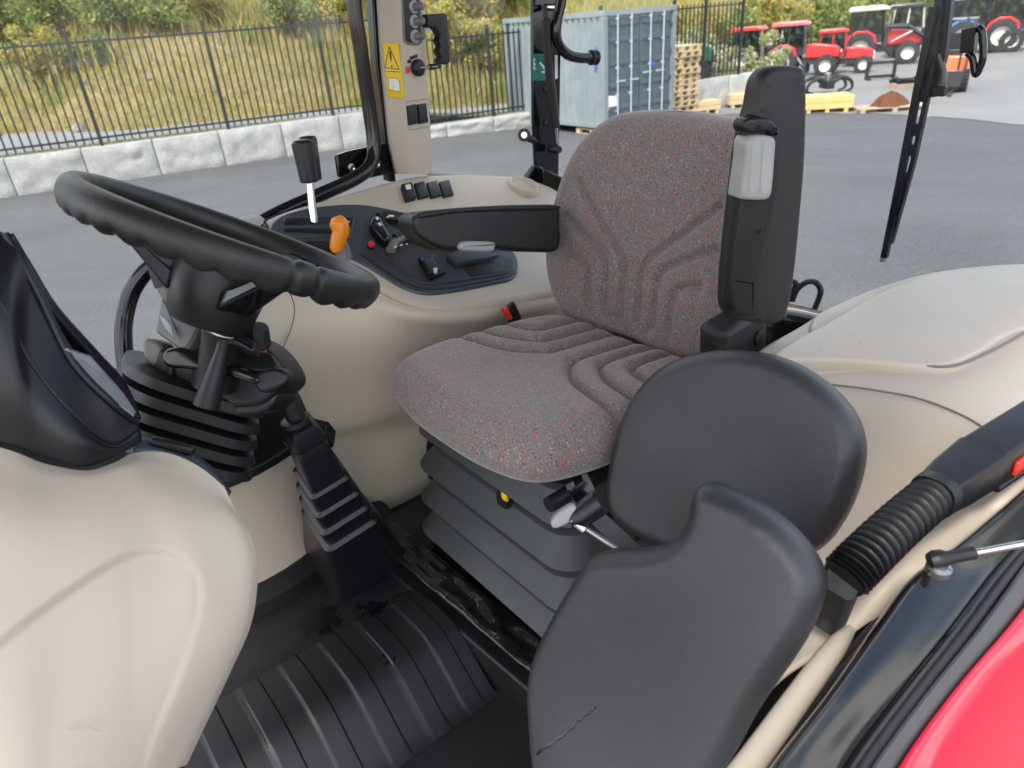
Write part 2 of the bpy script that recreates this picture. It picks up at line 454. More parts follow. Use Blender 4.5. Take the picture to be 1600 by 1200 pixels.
gsheet('asphalt_yard', m_asph, lambda x, y: True, np.r_[np.linspace(-300, -32, 8), np.linspace(-30, 70, 101), np.linspace(75, 400, 10)], np.r_[np.linspace(-200, -10, 6), np.linspace(-8, 62, 71), np.linspace(66, 400, 10)], 0, label='dark grey asphalt yard with faint tyre marks')
# pale gravel beyond a wavering edge
EDGE = [Pg(x, y)[:2] for x, y in ((1040, 182), (1150, 180), (1230, 178), (1300, 177), (1400, 180), (1480, 185), (1600, 196), (1800, 225))]
v = []; f = []
ex = []
for k, e in enumerate(cr([(*q, 0) for q in EDGE], 14)):
    q = e[:2]+np.array([.0, -1.])*(.22*math.sin(k*.33)+.12*math.sin(k*.71+1)); ex.append(q)
far = [q+np.array([.35, .94])*1. for q in ex]
NR = 60
for k, q in enumerate(ex):
    for r in range(NR):
        d = 60*(r/(NR-1))**1.6; p = q+np.array([.30+.45*k/len(ex), .9])*d
        v.append((p[0], p[1], float(gz(p[0], p[1]))+.012))
for k in range(len(ex)-1):
    for r in range(NR-1): f.append((k*NR+r, (k+1)*NR+r, (k+1)*NR+r+1, k*NR+r+1))
tag(fast('gravel_yard', v, f, m_gravel, None, True), 'pale compacted gravel beyond the asphalt', None, None, 'structure')

# ---- block retaining wall
def stone_mat():
    m = NT('split_granite'); a = m.noise(3, 5, .6); b = m.noise(22, 6, .7); c = m.noise(120, 3, .6)
    col = m.mix(m.ramp(b, [(.35, .6), (.6, 0.)]), m.ramp(a, [(.3, (.33, .33, .315)), (.7, (.43, .425, .41))]), (.23, .23, .225))
    m.set(Base_Color=col, Roughness=.85); m.bump(m.math('ADD', b, m.math('MULTIPLY', c, .4)), .8, .02); return m.m
m_stone = stone_mat()
def block_mesh(L, H, D, seed):
    r = np.random.default_rng(seed); nx, nz = 14, 8; vs = []; fs = []
    G = r.normal(0, 1, (nz+1, nx+1)); G = (G+np.roll(G, 1, 0)+np.roll(G, 1, 1)+np.roll(G, -1, 1))/2.6
    for j in range(nz+1):
        for i in range(nx+1):
            e = 0 if (i in (0, nx) or j in (0, nz)) else 1
            vs.append((-L/2+L*i/nx, -.028*e-.020*G[j, i]*e, H*j/nz))
    for j in range(nz):
        for i in range(nx): a = j*(nx+1)+i; fs.append((a, a+1, a+nx+2, a+nx+1))
    n = len(vs); vs += [(-L/2, 0, 0), (L/2, 0, 0), (L/2, 0, H), (-L/2, 0, H), (-L/2, D, 0), (L/2, D, 0), (L/2, D, H), (-L/2, D, H)]
    fs += [(n+3, n+2, n+6, n+7), (n, n+3, n+7, n+4), (n+1, n+5, n+6, n+2), (n+4, n+7, n+6, n+5)]
    me = bpy.data.meshes.new('stone_block'); me.from_pydata(vs, [], fs); me.materials.append(m_stone)
    me.polygons.foreach_set('use_smooth', [i < nx*nz for i in range(len(fs))]); return me
rotw = math.atan2(WW[1], WW[0])
wall = thing('retaining_wall', wallp(6, 0, 0), 'pale split-stone block retaining wall along the asphalt under the fence', 'wall')
BL = 1.40; blk = {}
def top_at(s): return .735 if s < 8.9 else (.20 if s < 15 else .42)
for k in range(-5, 15):
    sc = 1.02+BL*(k+.0)-.0
    t = top_at(sc); z0 = gs(sc)-.05
    key = (round(t-z0, 2), k % 3)
    if key not in blk: blk[key] = block_mesh(BL-.025, t-z0, .45, k+50)
    o = bpy.data.objects.new('stone_block', blk[key]); link(o, wall)
    p = wallp(sc, random.uniform(-.01, .01), z0)-V(wall.location); o.location = p; o.rotation_euler = (0, 0, rotw)
# joint fill behind the blocks
v = []; f = []
for s0, s1 in ((-7, 8.85), (8.9, 15), (15, 21.6)):
    a = [wallp(s0, .03, gs(s0)-.1), wallp(s1, .03, gs(s1)-.1), wallp(s1, .03, top_at(s0+.1)-.02), wallp(s0, .03, top_at(s0+.1)-.02)]
    n = len(v); v += a; f.append((n, n+1, n+2, n+3))
obj('joint_fill', v, f, plastic('joint_grey', (.2, .2, .19), .9, 0), wall, False)

# ---- steel picket fence standing on the wall
m_fence = plastic('fence_steel', (.014, .016, .020), .42, 300, .1, .1)
def bx_mesh(name, sx, sy, sz, mat, tip=0):
    vs = [(-sx/2, -sy/2, 0), (sx/2, -sy/2, 0), (sx/2, sy/2, 0), (-sx/2, sy/2, 0), (-sx/2, -sy/2, sz), (sx/2, -sy/2, sz), (sx/2, sy/2, sz), (-sx/2, sy/2, sz)]
    fs = [(0, 3, 2, 1), (0, 1, 5, 4), (1, 2, 6, 5), (2, 3, 7, 6), (3, 0, 4, 7)]
    if tip: vs.append((0, 0, sz+tip)); fs += [(4, 5, 8), (5, 6, 8), (6, 7, 8), (7, 4, 8)]
    else: fs.append((4, 5, 6, 7))
    me = bpy.data.meshes.new(name); me.from_pydata(vs, [], fs); me.materials.append(mat); return me
pk_me = bx_mesh('picket', .033, .033, 2.02, m_fence, .03); po_me = bx_mesh('post', .075, .075, 2.26, m_fence, .02)
def put(me, name, par, p, rz=0, ry=0):
    o = bpy.data.objects.new(name, me); link(o, par); o.location = V(p)-V(par.location); o.rotation_euler = (0, ry, rz); return o
def fence(label, posts, zb, t=.22):
    fe = thing('picket_fence', wallp(posts[0], t, zb), label, 'fence', 'steel fences on the wall')
    for a in posts: put(po_me, 'post', fe, wallp(a, t, zb-.02), rotw)
    for a, b in zip(posts, posts[1:]):
        n = max(2, round((b-a)/.158))
        for k in range(1, n): put(pk_me, 'picket', fe, wallp(a+(b-a)*k/n, t, zb+.06), rotw)
        for z in (.16, 2.0):
            MB().box(wallp((a+b)/2, t+.0, zb+z), (np.r_[WW, 0], np.r_[WN, 0], ZV), (b-a-.07, .042, .042)).ob('rail', m_fence, fe)
    return fe
fence('tall dark steel picket fence on the high wall at the left', [-5.6, -3.0, -.4, 2.15, 4.79, 7.26, 8.85], .735)
fence('dark steel picket fence on the low wall seen through the door glass', [9.15, 11.64, 14.1], .20)
fence('dark steel picket fence to the right of the container', [15.2, 17.8, 19.0, 20.5], .42)

# ---- ground behind the wall: path and hillside
HS = np.linspace(-24, 75, 133); HT = np.r_[.40, .8, 1.2, 2.0, 2.9, 3.1, np.linspace(3.6, 60, 80)]
def t0_(s):
    B = 1/(1+np.exp(-(s-22.6)*2.2)); return 3.2+B*(8+.25*np.maximum(0, s-22))+4.2/(1+np.exp((s-1.2)*1.6))
def hz(s, t):
    s = np.asarray(s, float); B = 1/(1+np.exp(-(s-22.2)*2.5))
    h0 = .70+(.12-.70)*(1/(1+np.exp(-(s-10.)*1.1)))+(.3)*(1/(1+np.exp(-(s-16)*1.)))
    h0 = h0*(1-B)+B*(-.042*(sp(s-8.)-sp(s-24.))-.10)
    ramp = np.maximum(0, t-t0_(s)-.25*np.sin(s*.9))
    slope = .30+.04*np.sin(s*.23)
    return h0+slope*ramp*(1-np.exp(-ramp/2.5))+.12*np.sin(s*1.3+t*.7)*np.minimum(1, ramp/3)+.25*np.sin(s*.31)*np.minimum(1, ramp/6)
S, Tt = np.meshgrid(HS, HT); Zh = hz(S, Tt)
vs = np.stack([WA[0]+WW[0]*S+WN[0]*Tt, WA[1]+WW[1]*S+WN[1]*Tt, Zh], -1).reshape(-1, 3)
W_ = len(HS); fs = [(j*W_+i, j*W_+i+1, (j+1)*W_+i+1, (j+1)*W_+i) for j in range(len(HT)-1) for i in range(W_-1)]
def hill_mat():
    m = NT('dry_hillside'); a = m.noise(.35, 6, .65); b = m.noise(4, 6, .7); c = m.noise(30, 4, .7)
    col = m.ramp(a, [(.35, (.25, .185, .10)), (.5, (.28, .22, .105)), (.62, (.19, .19, .065))])
    col = m.mix(m.ramp(b, [(.42, .0), (.62, .8)]), col, (.34, .275, .15))
    col = m.mix(m.ramp(c, [(.35, .6), (.5, 0.)]), col, (.09, .065, .035))
    m.set(Base_Color=col, Roughness=.95, Specular_IOR_Level=.1); m.bump(m.math('ADD', b, c), .9, .06); return m.m
hill = fast('hillside', vs, fs, hill_mat(), None, True); tag(hill, 'dry grassy hillside rising behind the fence', None, None, 'structure')
v = []; f = []
ss = np.linspace(-20, 21.5, 95)
for s in ss:
    for t in (.95, float(t0_(s))-.35+.3*math.sin(s*.7)): v.append(wallp(s, t, float(hz(s, t))+.012))
for k in range(len(ss)-1): f.append((2*k, 2*k+2, 2*k+3, 2*k+1))
tag(fast('path', v, f, asphalt_mat('path_asphalt', (.14, .14, .145), (.18, .18, .185), False), None, True), 'grey path behind the fence', None, None, 'structure')

# grass and weeds on the slope, uncountable
def blades(name, n, srange, trange, hmin, hmax, wid, mats, label, tpow=1.0, clump=0.):
    s = rng.uniform(*srange, n); t = trange[0]+(trange[1]-trange[0])*rng.random(n)**tpow
    if clump:
        k = int(n/30); cs = rng.uniform(*srange, k); ct = trange[0]+(trange[1]-trange[0])*rng.random(k)**tpow; i = rng.integers(0, k, n)
        s = cs[i]+rng.normal(0, clump, n); t = np.maximum(trange[0], ct[i]+rng.normal(0, clump, n))
    ok = t > t0_(s)-.3 if trange[0] > 1 else s < 21.4
    s, t = s[ok], t[ok]; n = len(s)
    z = hz(s, t); h = rng.uniform(hmin, hmax, n); a = rng.uniform(0, 2*np.pi, n); w = wid*rng.uniform(.6, 1.4, n)
    x = WA[0]+WW[0]*s+WN[0]*t; y = WA[1]+WW[1]*s+WN[1]*t
    lean = rng.normal(0, .28, (n, 2))*h[:, None]
    b = np.stack([x, y, z-.02], -1); d = np.stack([np.cos(a), np.sin(a), np.zeros(n)], -1)*w[:, None]/2
    m_ = b+np.stack([lean[:, 0]*.35, lean[:, 1]*.35, h*.6], -1); tp = b+np.stack([lean[:, 0], lean[:, 1], h], -1)
    vv = np.stack([b-d, b+d, m_+d*.8, m_-d*.8, tp], 1).reshape(-1, 3)
    o_ = np.arange(n)[:, None]*5
    quads = np.concatenate([o_+np.array([[0, 1, 2, 3]])]).tolist(); tris = (o_+np.array([[3, 2, 4]])).tolist()
    me = bpy.data.meshes.new(name); me.from_pydata(vv.tolist(), [], quads+tris)
    for q in mats: me.materials.append(q)
    mi = np.r_[rng.integers(0, len(mats), n), np.zeros(n, int)]; mi[n:] = mi[:n]
    me.polygons.foreach_set('material_index', mi.astype(np.int32))
    o = bpy.data.objects.new(name, me); link(o); tag(o, label, 'grass', None, 'stuff'); return o
def leafm(name, c, tr=.35):
    m = NT(name); n1 = m.noise(1.2, 3); n2 = m.noise(14, 2)
    f_ = m.math('ADD', m.math('MULTIPLY', n1, .6), m.math('MULTIPLY', n2, .4))
    m.set(Base_Color=m.ramp(f_, [(.3, tuple(q*.62 for q in c)), (.7, tuple(min(1, q*1.35) for q in c))]), Roughness=.75, Specular_IOR_Level=.2)
    # thin leaf: lets some light through
    out = m.t.nodes['Material Output']; tl = m.n('ShaderNodeBsdfTranslucent'); tl.inputs[0].default_value = tuple(min(1, q*1.1) for q in c)+(1,)
    mx = m.n('ShaderNodeMixShader'); mx.inputs[0].default_value = tr; m.l(m.b.outputs[0], mx.inputs[1]); m.l(tl.outputs[0], mx.inputs[2]); m.l(mx.outputs[0], out.inputs[0])
    return m.m
straw = leafm('straw', (0.48, 0.36, 0.17)); tan = leafm('tan_grass', (0.38, 0.265, 0.12)); yg = leafm('yellow_green', (0.32, 0.32, 0.075)); grn = leafm('mid_green', (0.14, 0.21, 0.05)); dgn = leafm('dark_green', (.04, .07, .018)); pale = leafm('pale_green', (0.26, 0.32, 0.13)); gold = leafm('golden', (0.5, 0.34, 0.08))
blades('dry_grass', 60000, (-8, 30), (3.0, 11), .06, .28, .018, [straw, tan, yg, yg, grn], 'short dry grass covering the slope behind the fence')
blades('tall_weeds', 80000, (-10, 60), (8.0, 28), .35, 1.05, .030, [straw, yg, yg, grn, gold, pale], 'tall yellow and green weeds on the upper hillside', clump=.5, tpow=.8)
blades('verge_grass', 9000, (-8, 24), (.32, .9), .04, .14, .010, [grn, yg], 'thin green grass growing on top of the wall')
blades('lower_weeds', 60000, (9, 60), (3.4, 20), .3, 1.0, .028, [yg, grn, pale, gold, straw], 'dense yellow-green weeds behind the low fence', clump=.4)

# shrubs one can tell apart on the slope
def shrub_meshes(seed, n, h, wd, mats, leaf):
    r = np.random.default_rng(seed); k = 9
    cx = r.normal(0, wd*.32, (k, 2)); cz = r.uniform(.25, .85, k)*h; cr_ = r.uniform(.25, .5, k)*wd*.8
    i = r.integers(0, k, n); d = r.normal(0, 1, (n, 3)); d /= np.linalg.norm(d, axis=1, keepdims=True)
    p = np.c_[cx[i], cz[i]]+d*(cr_[i]*r.random(n)**.35)[:, None]*np.array([1, 1, .9]); p[:, 2] = np.abs(p[:, 2])+.03
    a = r.normal(0, 1, (n, 3)); a /= np.linalg.norm(a, axis=1, keepdims=True); b = np.cross(a, r.normal(0, 1, (n, 3))); b /= np.linalg.norm(b, axis=1, keepdims=True)
    L = leaf*r.uniform(.6, 1.4, n)[:, None]
    vv = np.stack([p-a*L, p+b*L*.42, p+a*L, p-b*L*.42], 1).reshape(-1, 3)
    me = bpy.data.meshes.new('crown'); me.from_pydata(vv.tolist(), [], (np.arange(n)[:, None]*4+np.arange(4)).tolist())
    for q in mats: me.materials.append(q)
    me.polygons.foreach_set('material_index', r.integers(0, len(mats), n).astype(np.int32))
    mb = MB()
    for c, z in zip(cx, cz): mb.add(*tube_g([(0, 0, -.1), (c[0]*.5, c[1]*.5, z*.5), (c[0], c[1], z)], [.022, .016, .006], 5))
    ms = bpy.data.meshes.new('stem'); ms.from_pydata([tuple(map(float, q)) for q in mb.v], [], mb.f); ms.materials.append(m_stem); return me, ms
m_stem = plastic('twig_brown', (.09, .06, .035), .9, 0)
kinds = [('round green leafy shrub on the hillside behind the fence', [grn, yg, pale], 1.5, 1.3, .075), ('yellow-green feathery shrub among the tall weeds of the hillside', [yg, gold, pale], 1.8, 1.1, .06), ('dark green bush low on the hillside above the path', [dgn, grn, yg, grn], 1.2, 1.2, .07)]
protos = [[shrub_meshes(10*k+j, 2600, h, w, mats, lf) for j in range(2)] for k, (lb, mats, h, w, lf) in enumerate(kinds)]
spots = []
for px, t, k, sc in ((20, 13, 0, 1.2), (95, 12, 0, .95), (150, 14, 1, 1.4), (205, 11.5, 2, 1.0), (260, 15, 1, 1.2), (330, 13, 1, 1.2), (385, 16, 0, 1.5), (430, 12.5, 1, 1.1), (500, 14, 0, 1.3), (540, 12, 1, 1.1), (690, 11, 1, 1.3), (720, 13, 0, 1.5), (755, 10, 1, 1.2), (785, 12, 0, 1.3), (735, 7, 2, .9), (700, 6.5, 1, .9), (770, 6, 1, .9), (1080, 9, 0, 1.1), (1110, 12, 1, 1.4), (1150, 10, 0, 1.3), (1190, 13, 1, 1.5), (1230, 11, 1, 1.3), (1275, 13, 0, 1.5), (1320, 12, 1, 1.3), (1360, 15, 0, 1.6), (1410, 13, 2, 1.7), (1455, 15, 2, 1.9), (1500, 13, 0, 1.5), (1550, 16, 2, 1.8), (1590, 14, 0, 1.6), (60, 18, 1, 1.6), (230, 19, 0, 1.7), (455, 20, 0, 1.8), (120, 9, 2, .6), (1040, 14, 1, 1.5), (40, 9.5, 1, .8), (250, 9.5, 0, .8), (300, 10, 1, 1.), (350, 9.5, 1, .9), (460, 9.5, 0, .9), (515, 10, 1, .9), (175, 10.5, 0, .9), (1260, 18, 1, 1.7), (1300, 19, 0, 1.6), (1380, 20, 1, 1.7), (1430, 22, 0, 1.8), (1530, 22, 1, 1.8), (1575, 20, 1, 1.7)):
    d = ray(px, 60); n_ = np.r_[WN, 0]; tt = ((np.r_[WA, 0]+n_*t-CC)@n_)/(d@n_); P = CC+d*tt
    ss_ = (P[:2]-WA)@WW
    if t < t0_(ss_)+.8:
        t = float(t0_(ss_))+1.5; tt = ((np.r_[WA, 0]+n_*t-CC)@n_)/(d@n_); ss_ = ((CC+d*tt)[:2]-WA)@WW
    spots.append((ss_, t, k, sc))
for j, (s, t, k, sc) in enumerate(spots):
    me, ms = protos[k][j % 2]; p = wallp(s, t, float(hz(s, t))-.05)
    o = thing('shrub', p, kinds[k][0], 'shrub', ['round green hillside shrubs', 'feathery hillside shrubs', 'dark hillside bushes'][k])
    sc *= 1.35; o.scale = (sc, sc, sc*random.uniform(.85, 1.15)); o.rotation_euler = (0, 0, random.uniform(0, 6.28))
    link(bpy.data.objects.new('crown', me), o); link(bpy.data.objects.new('stem', ms), o)
# white seed-headed weeds above the right fence
m_fluff = leafm('white_seed_fluff', (.62, .58, .50), .4)
fl = [shrub_meshes(80+j, 1000, 1.6, .7, [m_fluff, pale, yg], .055) for j in range(2)]
for j, (px, t) in enumerate(((1072, 3.6), (1092, 4.4), (1118, 3.8), (1150, 4.8), (1178, 4.2), (1200, 5.2), (1222, 5.6))):
    d = ray(px, 60); n_ = np.r_[WN, 0]; tt = ((np.r_[WA, 0]+n_*t-CC)@n_)/(d@n_); P = CC+d*tt; s = (P[:2]-WA)@WW
    o = thing('seeding_weed', wallp(s, t, float(hz(s, t))-.05), 'tall weed with fluffy white seed heads above the fence right of the container', 'weed', 'white seeding weeds')
    o.rotation_euler = (0, 0, j*1.1); sc = 1.0+.12*(j % 3); o.scale = (sc, sc, sc*1.15)
    link(bpy.data.objects.new('seed_heads', fl[j % 2][0]), o); link(bpy.data.objects.new('stem', fl[j % 2][1]), o)
m_bould = plastic('weathered_stone', (.20, .19, .17), .9, 40, .8, .3, gdist=.02)
# a few stones on the slope
for j, (s, t, r_) in enumerate(((1.6, 4.6, .20), (-.5, 6.2, .12), (3.6, 6.8, .10), (1.9, 8.0, .12), (5.2, 5.5, .08))):
    bm = bmesh.new(); bmesh.ops.create_icosphere(bm, subdivisions=2, radius=r_)
    for q in bm.verts: q.co *= 1+random.uniform(-.22, .22)
    me = bpy.data.meshes.new('boulder'); bm.to_mesh(me); bm.free(); me.materials.append(m_bould)
    o = bpy.data.objects.new('boulder', me); link(o); o.location = wallp(s, t, float(hz(s, t))+r_*.3)
    tag(o, ['grey boulder by the path at the far left of the slope', 'small grey stone on the slope left of the boulder', 'grey stone halfway up the dry slope', 'grey stone among dry grass high on the slope', 'smallest grey stone on the slope near the path'][j], 'stone', 'stones on the slope')

# ================================================================== CONTAINER
C0 = Pz(945, 203, .14+gs(12.5)); cz0 = C0[2]
a_ = math.radians(34); E1 = np.array([math.cos(a_), math.sin(a_), 0]); E2 = np.array([-math.sin(a_), math.cos(a_), 0])
CW, CL, CH = 2.44, 4.0, 2.59
m_cont = NT('container_paint'); _c = m_cont
_n = _c.noise(2.5, 6, .65); _d = _c.noise(18, 5, .7)
_c.set(Base_Color=_c.mix(_c.ramp(_d, [(.60, 0.), (.72, .35)]), _c.ramp(_n, [(.3, (.155, .19, .20)), (.7, (.205, .245, .255))]), (.30, .36, .38)), Roughness=.5); _c.bump(_d, .15, .01); m_cont = _c.m
m_contd = plastic('container_door_paint', (.06, .085, .10), .5, 60, .2, .15)
m_rod = plastic('galvanised_rod', (.34, .42, .46), .45, 0, 0, .1)
cont = thing('shipping_container', C0, 'blue-grey steel shipping container with closed double doors standing on pallets', 'container')
def cp(x, y, z): return C0+E1*x+E2*y+ZV*z
AX = (E1, E2, ZV)
def frame_bar(name, a, b, w, mat=m_cont):
    d = nrm(b-a); u = E1 if abs(d@E1) < .9 else E2; w_ = np.cross(d, u)
    return MB().box((a+b)/2, (d, u, w_), (np.linalg.norm(b-a), w, w)).ob(name, mat, cont)
for x in (0.06, CW-.06):
    for y in (.06, CL-.06): frame_bar('corner_post', cp(x, y, .11), cp(x, y, CH-.11), .12)
for z in (.07, CH-.07):
    frame_bar('side_rail', cp(.06, .12, z), cp(.06, CL-.12, z), .10); frame_bar('side_rail', cp(CW-.06, .12, z), cp(CW-.06, CL-.12, z), .10)
    frame_bar('end_rail', cp(.12, .06, z), cp(CW-.12, .06, z), .10); frame_bar('end_rail', cp(.12, CL-.06, z), cp(CW-.12, CL-.06, z), .10)
for x in (.075, CW-.075):
    for y in (.075, CL-.075):
        for z in (.06, CH-.06): MB().box(cp(x, y, z), AX, (.17, .17, .118)).ob('corner_casting', m_cont, cont, bevel=.01)
v = []; f = []; y = .12; k = 0; prof = []
while y < CL-.14:
    prof += [(y, .03), (y+.07, .03), (y+.11, .075), (y+.18, .075)]; y += .22
for y, x in prof: v += [cp(x, y, .12), cp(x, y, CH-.12)]
for i in range(len(prof)-1): f.append((2*i, 2*i+2, 2*i+3, 2*i+1))
obj('corrugated_side', v, f, m_cont, cont, False, [('SOLIDIFY', dict(thickness=.004))])
MB().box(cp(CW/2, CL/2, CH-.02), AX, (CW-.2, CL-.2, .03)).ob('roof_panel', m_cont, cont)
MB().box(cp(CW-.05, CL/2, CH/2), AX, (.02, CL-.3, CH-.24)).ob('far_side_panel', m_cont, cont)
MB().box(cp(CW/2, CL/2, .12), AX, (CW-.24, CL-.24, .03)).ob('floor_panel', m_cont, cont)
for dx in (0, 1):
    x0 = .13+dx*(CW/2-.115); w = CW/2-.14
    dr = MB().box(cp(x0+w/2, .07, CH/2), AX, (w, .03, CH-.26)).ob('door', m_contd, cont, bevel=.008)
    for z in (.45, .95, 1.45, 1.95, 2.3):
        MB().box(cp(x0+w/2, .05, z), AX, (w-.12, .035, .10)).ob('door_rib', m_contd, dr, bevel=.012)
    for fx in (.30, .72):
        xr = x0+w*fx
        tube('lock_rod', [cp(xr, .015, .10), cp(xr, .015, CH-.10)], .020, m_rod, dr, 10)
        for z in (.2, .75, 1.35, 1.9, 2.4): MB().box(cp(xr, .035, z), AX, (.09, .04, .05)).ob('rod_bracket', m_rod, dr)
        MB().box(cp(xr+(.10 if dx == 0 else -.10), .012, 1.05+.12*dx), AX, (.30, .02, .035)).ob('lock_handle', m_rod, dr)
    for z in (.4, 1.0, 1.6, 2.2): MB().box(cp(.12 if dx == 0 else CW-.12, .03, z), AX, (.12, .05, .07)).ob('hinge', m_contd, dr)
plate('paper_notice', [(948, 150), (966, 150), (965, 174), (948, 173)], frame(cp(.3, .052, .6), E1, -E2), .002, m_white, cont, r=.0005)
m_bl = plastic('blue_tape', (.03, .12, .5), .5, 0)
plate('blue_tape', [(929, 72), (932, 72), (931, 110), (928, 110)], frame(cp(.0, .02, 1.2), E2, -E1), .004, m_bl, cont, r=.0005)
plate('blue_tape', [(1019, 95), (1023, 95), (1023, 104), (1019, 104)], frame(cp(1.5, .05, 1.2), E1, -E2), .006, m_bl, cont, r=.0005)

# ---- pallets and timber
def wood(name, c):
    m = NT(name); g = m.noise(9, 5, .6, m.co(scale=(1, 8, 8))); b = m.noise(2, 3)
    m.set(Base_Color=m.mix(m.ramp(g, [(.4, 0.), (.65, .5)]), m.ramp(b, [(.3, tuple(q*.85 for q in c)), (.7, c)]), tuple(q*.55 for q in c)), Roughness=.8); m.bump(g, .3, .003); return m.m
m_wood = wood('pale_pine', (.58, .44, .26)); m_wood2 = wood('weathered_pine', (.42, .33, .22)); m_wood3 = wood('yellow_pine', (.68, .47, .18))
def pallet(p, rz, label, group, mat=m_wood, L=1.2, W=.8, n=5):
    t = thing('pallet', p, label, 'pallet', group); t.rotation_euler = (0, 0, rz)
    key = (mat.name, L, W)
    if key not in PAL:
        PAL[key] = (bx_mesh('deck_board', L, W/n*.78, .022, mat), bx_mesh('block', .13, .10, .10, mat), bx_mesh('bottom_board', L, .10, .022, mat))
    a, b, c = PAL[key]
    for k in range(n):
        o = bpy.data.objects.new('deck_board', a); link(o, t); o.location = (0, -W/2+W/n*(k+.5), .122)
    for y in (-W/2+.06, 0, W/2-.06):
        o = bpy.data.objects.new('bottom_board', c); link(o, t); o.location = (0, y, 0)
        for x in (-L/2+.08, 0, L/2-.08):
            o = bpy.data.objects.new('block', b); link(o, t); o.location = (x, y, .022)
    return t
PAL = {}
# under the container
def on_ground(p): p = V(p); p[2] = float(gz(p[0], p[1])); return p
pallet(on_ground(cp(.45, .55, 0))-ZV*.0+ZV*.0, a_+math.pi/2, 'pale wooden pallet under the near corner of the container', None)
pallet(on_ground(cp(.45, 3.4, 0)), a_+math.pi/2, 'pale wooden pallet under the far left end of the container', None)
pallet(on_ground(cp(1.9, .6, 0)), a_+math.pi/2, 'pale wooden pallet under the right side of the container doors', None)
# tall stack right of the container
P0 = Pg(1064, 181)
for k in range(13):
    q = P0+ZV*(.146*k)+np.r_[rng.normal(0, .02, 2), 0]
    pallet(q, a_+rng.normal(0, .03), '%s pallet of the tall stack beside the container' % ['bottom', 'second lowest', 'third lowest', 'fourth from bottom', 'fifth from bottom', 'sixth from bottom', 'middle', 'sixth from top', 'fifth from top', 'fourth from top', 'third from top', 'second from top', 'topmost'][k], 'stacked pallets', m_wood, .8, .6)
def crate(p, rz, L, W, H, label, mat):
    t = thing('timber_crate', p, label, 'crate'); t.rotation_euler = (0, 0, rz)
    for y in (-W/2, W/2):
        for j in range(2): 
            o = bpy.data.objects.new('side_board', bx_mesh('side_board', L, .025, H/2-.01, mat)); link(o, t); o.location = (0, y, .12+j*H/2)
    for x in (-L/2, L/2):
        o = bpy.data.objects.new('end_board', bx_mesh('end_board', .025, W, H, mat)); link(o, t); o.location = (x, 0, .12)
    o = bpy.data.objects.new('lid_board', bx_mesh('lid_board', L-.03, W-.03, .02, mat)); link(o, t); o.location = (0, 0, .09+H)
    for x in (-L*.38, 0, L*.38):
        o = bpy.data.objects.new('skid', bx_mesh('skid', .10, W, .118, mat)); link(o, t); o.location = (x, 0, 0)
    return t
crate(Pg(1096, 177), .25, .85, .7, .26, 'low timber crate at the foot of the pallet stack', m_wood)
crate(Pg(1155, 167), .05, .9, .7, .30, 'pale timber crate in front of the stone wall, left of the raised armrest', m_wood)
crate(Pg(1286, 174), -.15, 1.35, .8, .34, 'long yellow timber crate just right of the raised armrest', m_wood3)
hp = pallet(Pg(1388, 173), -.1, 'weathered pallet carrying the heap of rusty-brown material', None, m_wood2, 1.9, .9)
# heap
vs = []; fs = []; NR, NA = 8, 26
c = V(hp.location)+ZV*.146
for i in range(NR):
    for k in range(NA):
        r_ = (1-i/(NR-1)); a = 2*math.pi*k/NA; q = 1+.18*math.sin(3*a+1)+.12*math.sin(7*a)
        vs.append(c+V((.52*r_*q*math.cos(a), .36*r_*q*math.sin(a), .36*(1-r_**1.7)+random.uniform(-.03, .03)*(i > 0))))
for i in range(NR-1):
    for k in range(NA): fs.append((i*NA+k, i*NA+(k+1) % NA, (i+1)*NA+(k+1) % NA, (i+1)*NA+k))
hm = NT('rusty_heap'); hm.set(Base_Color=hm.ramp(hm.noise(40, 5, .7), [(.35, (.06, .022, .012)), (.65, (.20, .075, .038))]), Roughness=.95); hm.bump(hm.noise(50, 5, .7), 1, .04)
tag(obj('brown_heap', vs, fs, hm.m, None, True, base=c), 'rounded heap of rusty-brown material piled on a pallet', 'heap')

# ---- implements lying on the gravel
def impl_frame(p, label):
    t = thing('implement_frame', p, label, 'implement'); q = V(p); R_ = nrm(V((.95, -.2, 0))); D_ = nrm(V((.2, .95, 0)))
    for x in (-.5, .5): MB().box(q+R_*x+ZV*.35, (R_, D_, ZV), (.10, .14, .70)).ob('upright', m_drub, t, bevel=.01)
    for z in (.62, .12): MB().box(q+ZV*z, (R_, D_, ZV), (.9, .10, .10)).ob('cross_beam', m_drub, t, bevel=.01)
    for x in (-.5, .5): MB().box(q+R_*x-D_*.2+ZV*.05, (R_, D_, ZV), (.12, .5, .10)).ob('foot', m_drub, t, bevel=.01)
impl_frame(Pg(1374, 124), 'black square implement frame standing on the gravel')
gp = thing('log_grapple', Pg(1290, 146), 'black curved log grapple lying on the gravel behind the yellow crate', 'implement'); q = V(gp.location)
for s in (-1, 1):
    for off in (-.25, .25):
        tube('grapple_tine', [q+V((s*.06, off, .35)), q+V((s*.40, off, .52)), q+V((s*.72, off, .40)), q+V((s*.80, off, .15)), q+V((s*.55, off, .04))], [.07, .07, .06, .05, .03], m_drub, gp, 8, spl=4)
MB().box(q+V((0, 0, .32)), (V((1, 0, 0)), V((0, 1, 0)), ZV), (.30, .65, .30)).ob('grapple_body', m_drub, gp, bevel=.04)
lathe('rotator', [(.12, 0), (.12, .2), (.08, .24)], q+ZV*.45, ZV, m_steel, gp, 14)
fk = thing('fork_carriage', Pg(1418, 136), 'black fork carriage lying on a pallet left of the wiper', 'implement'); q = V(fk.location)
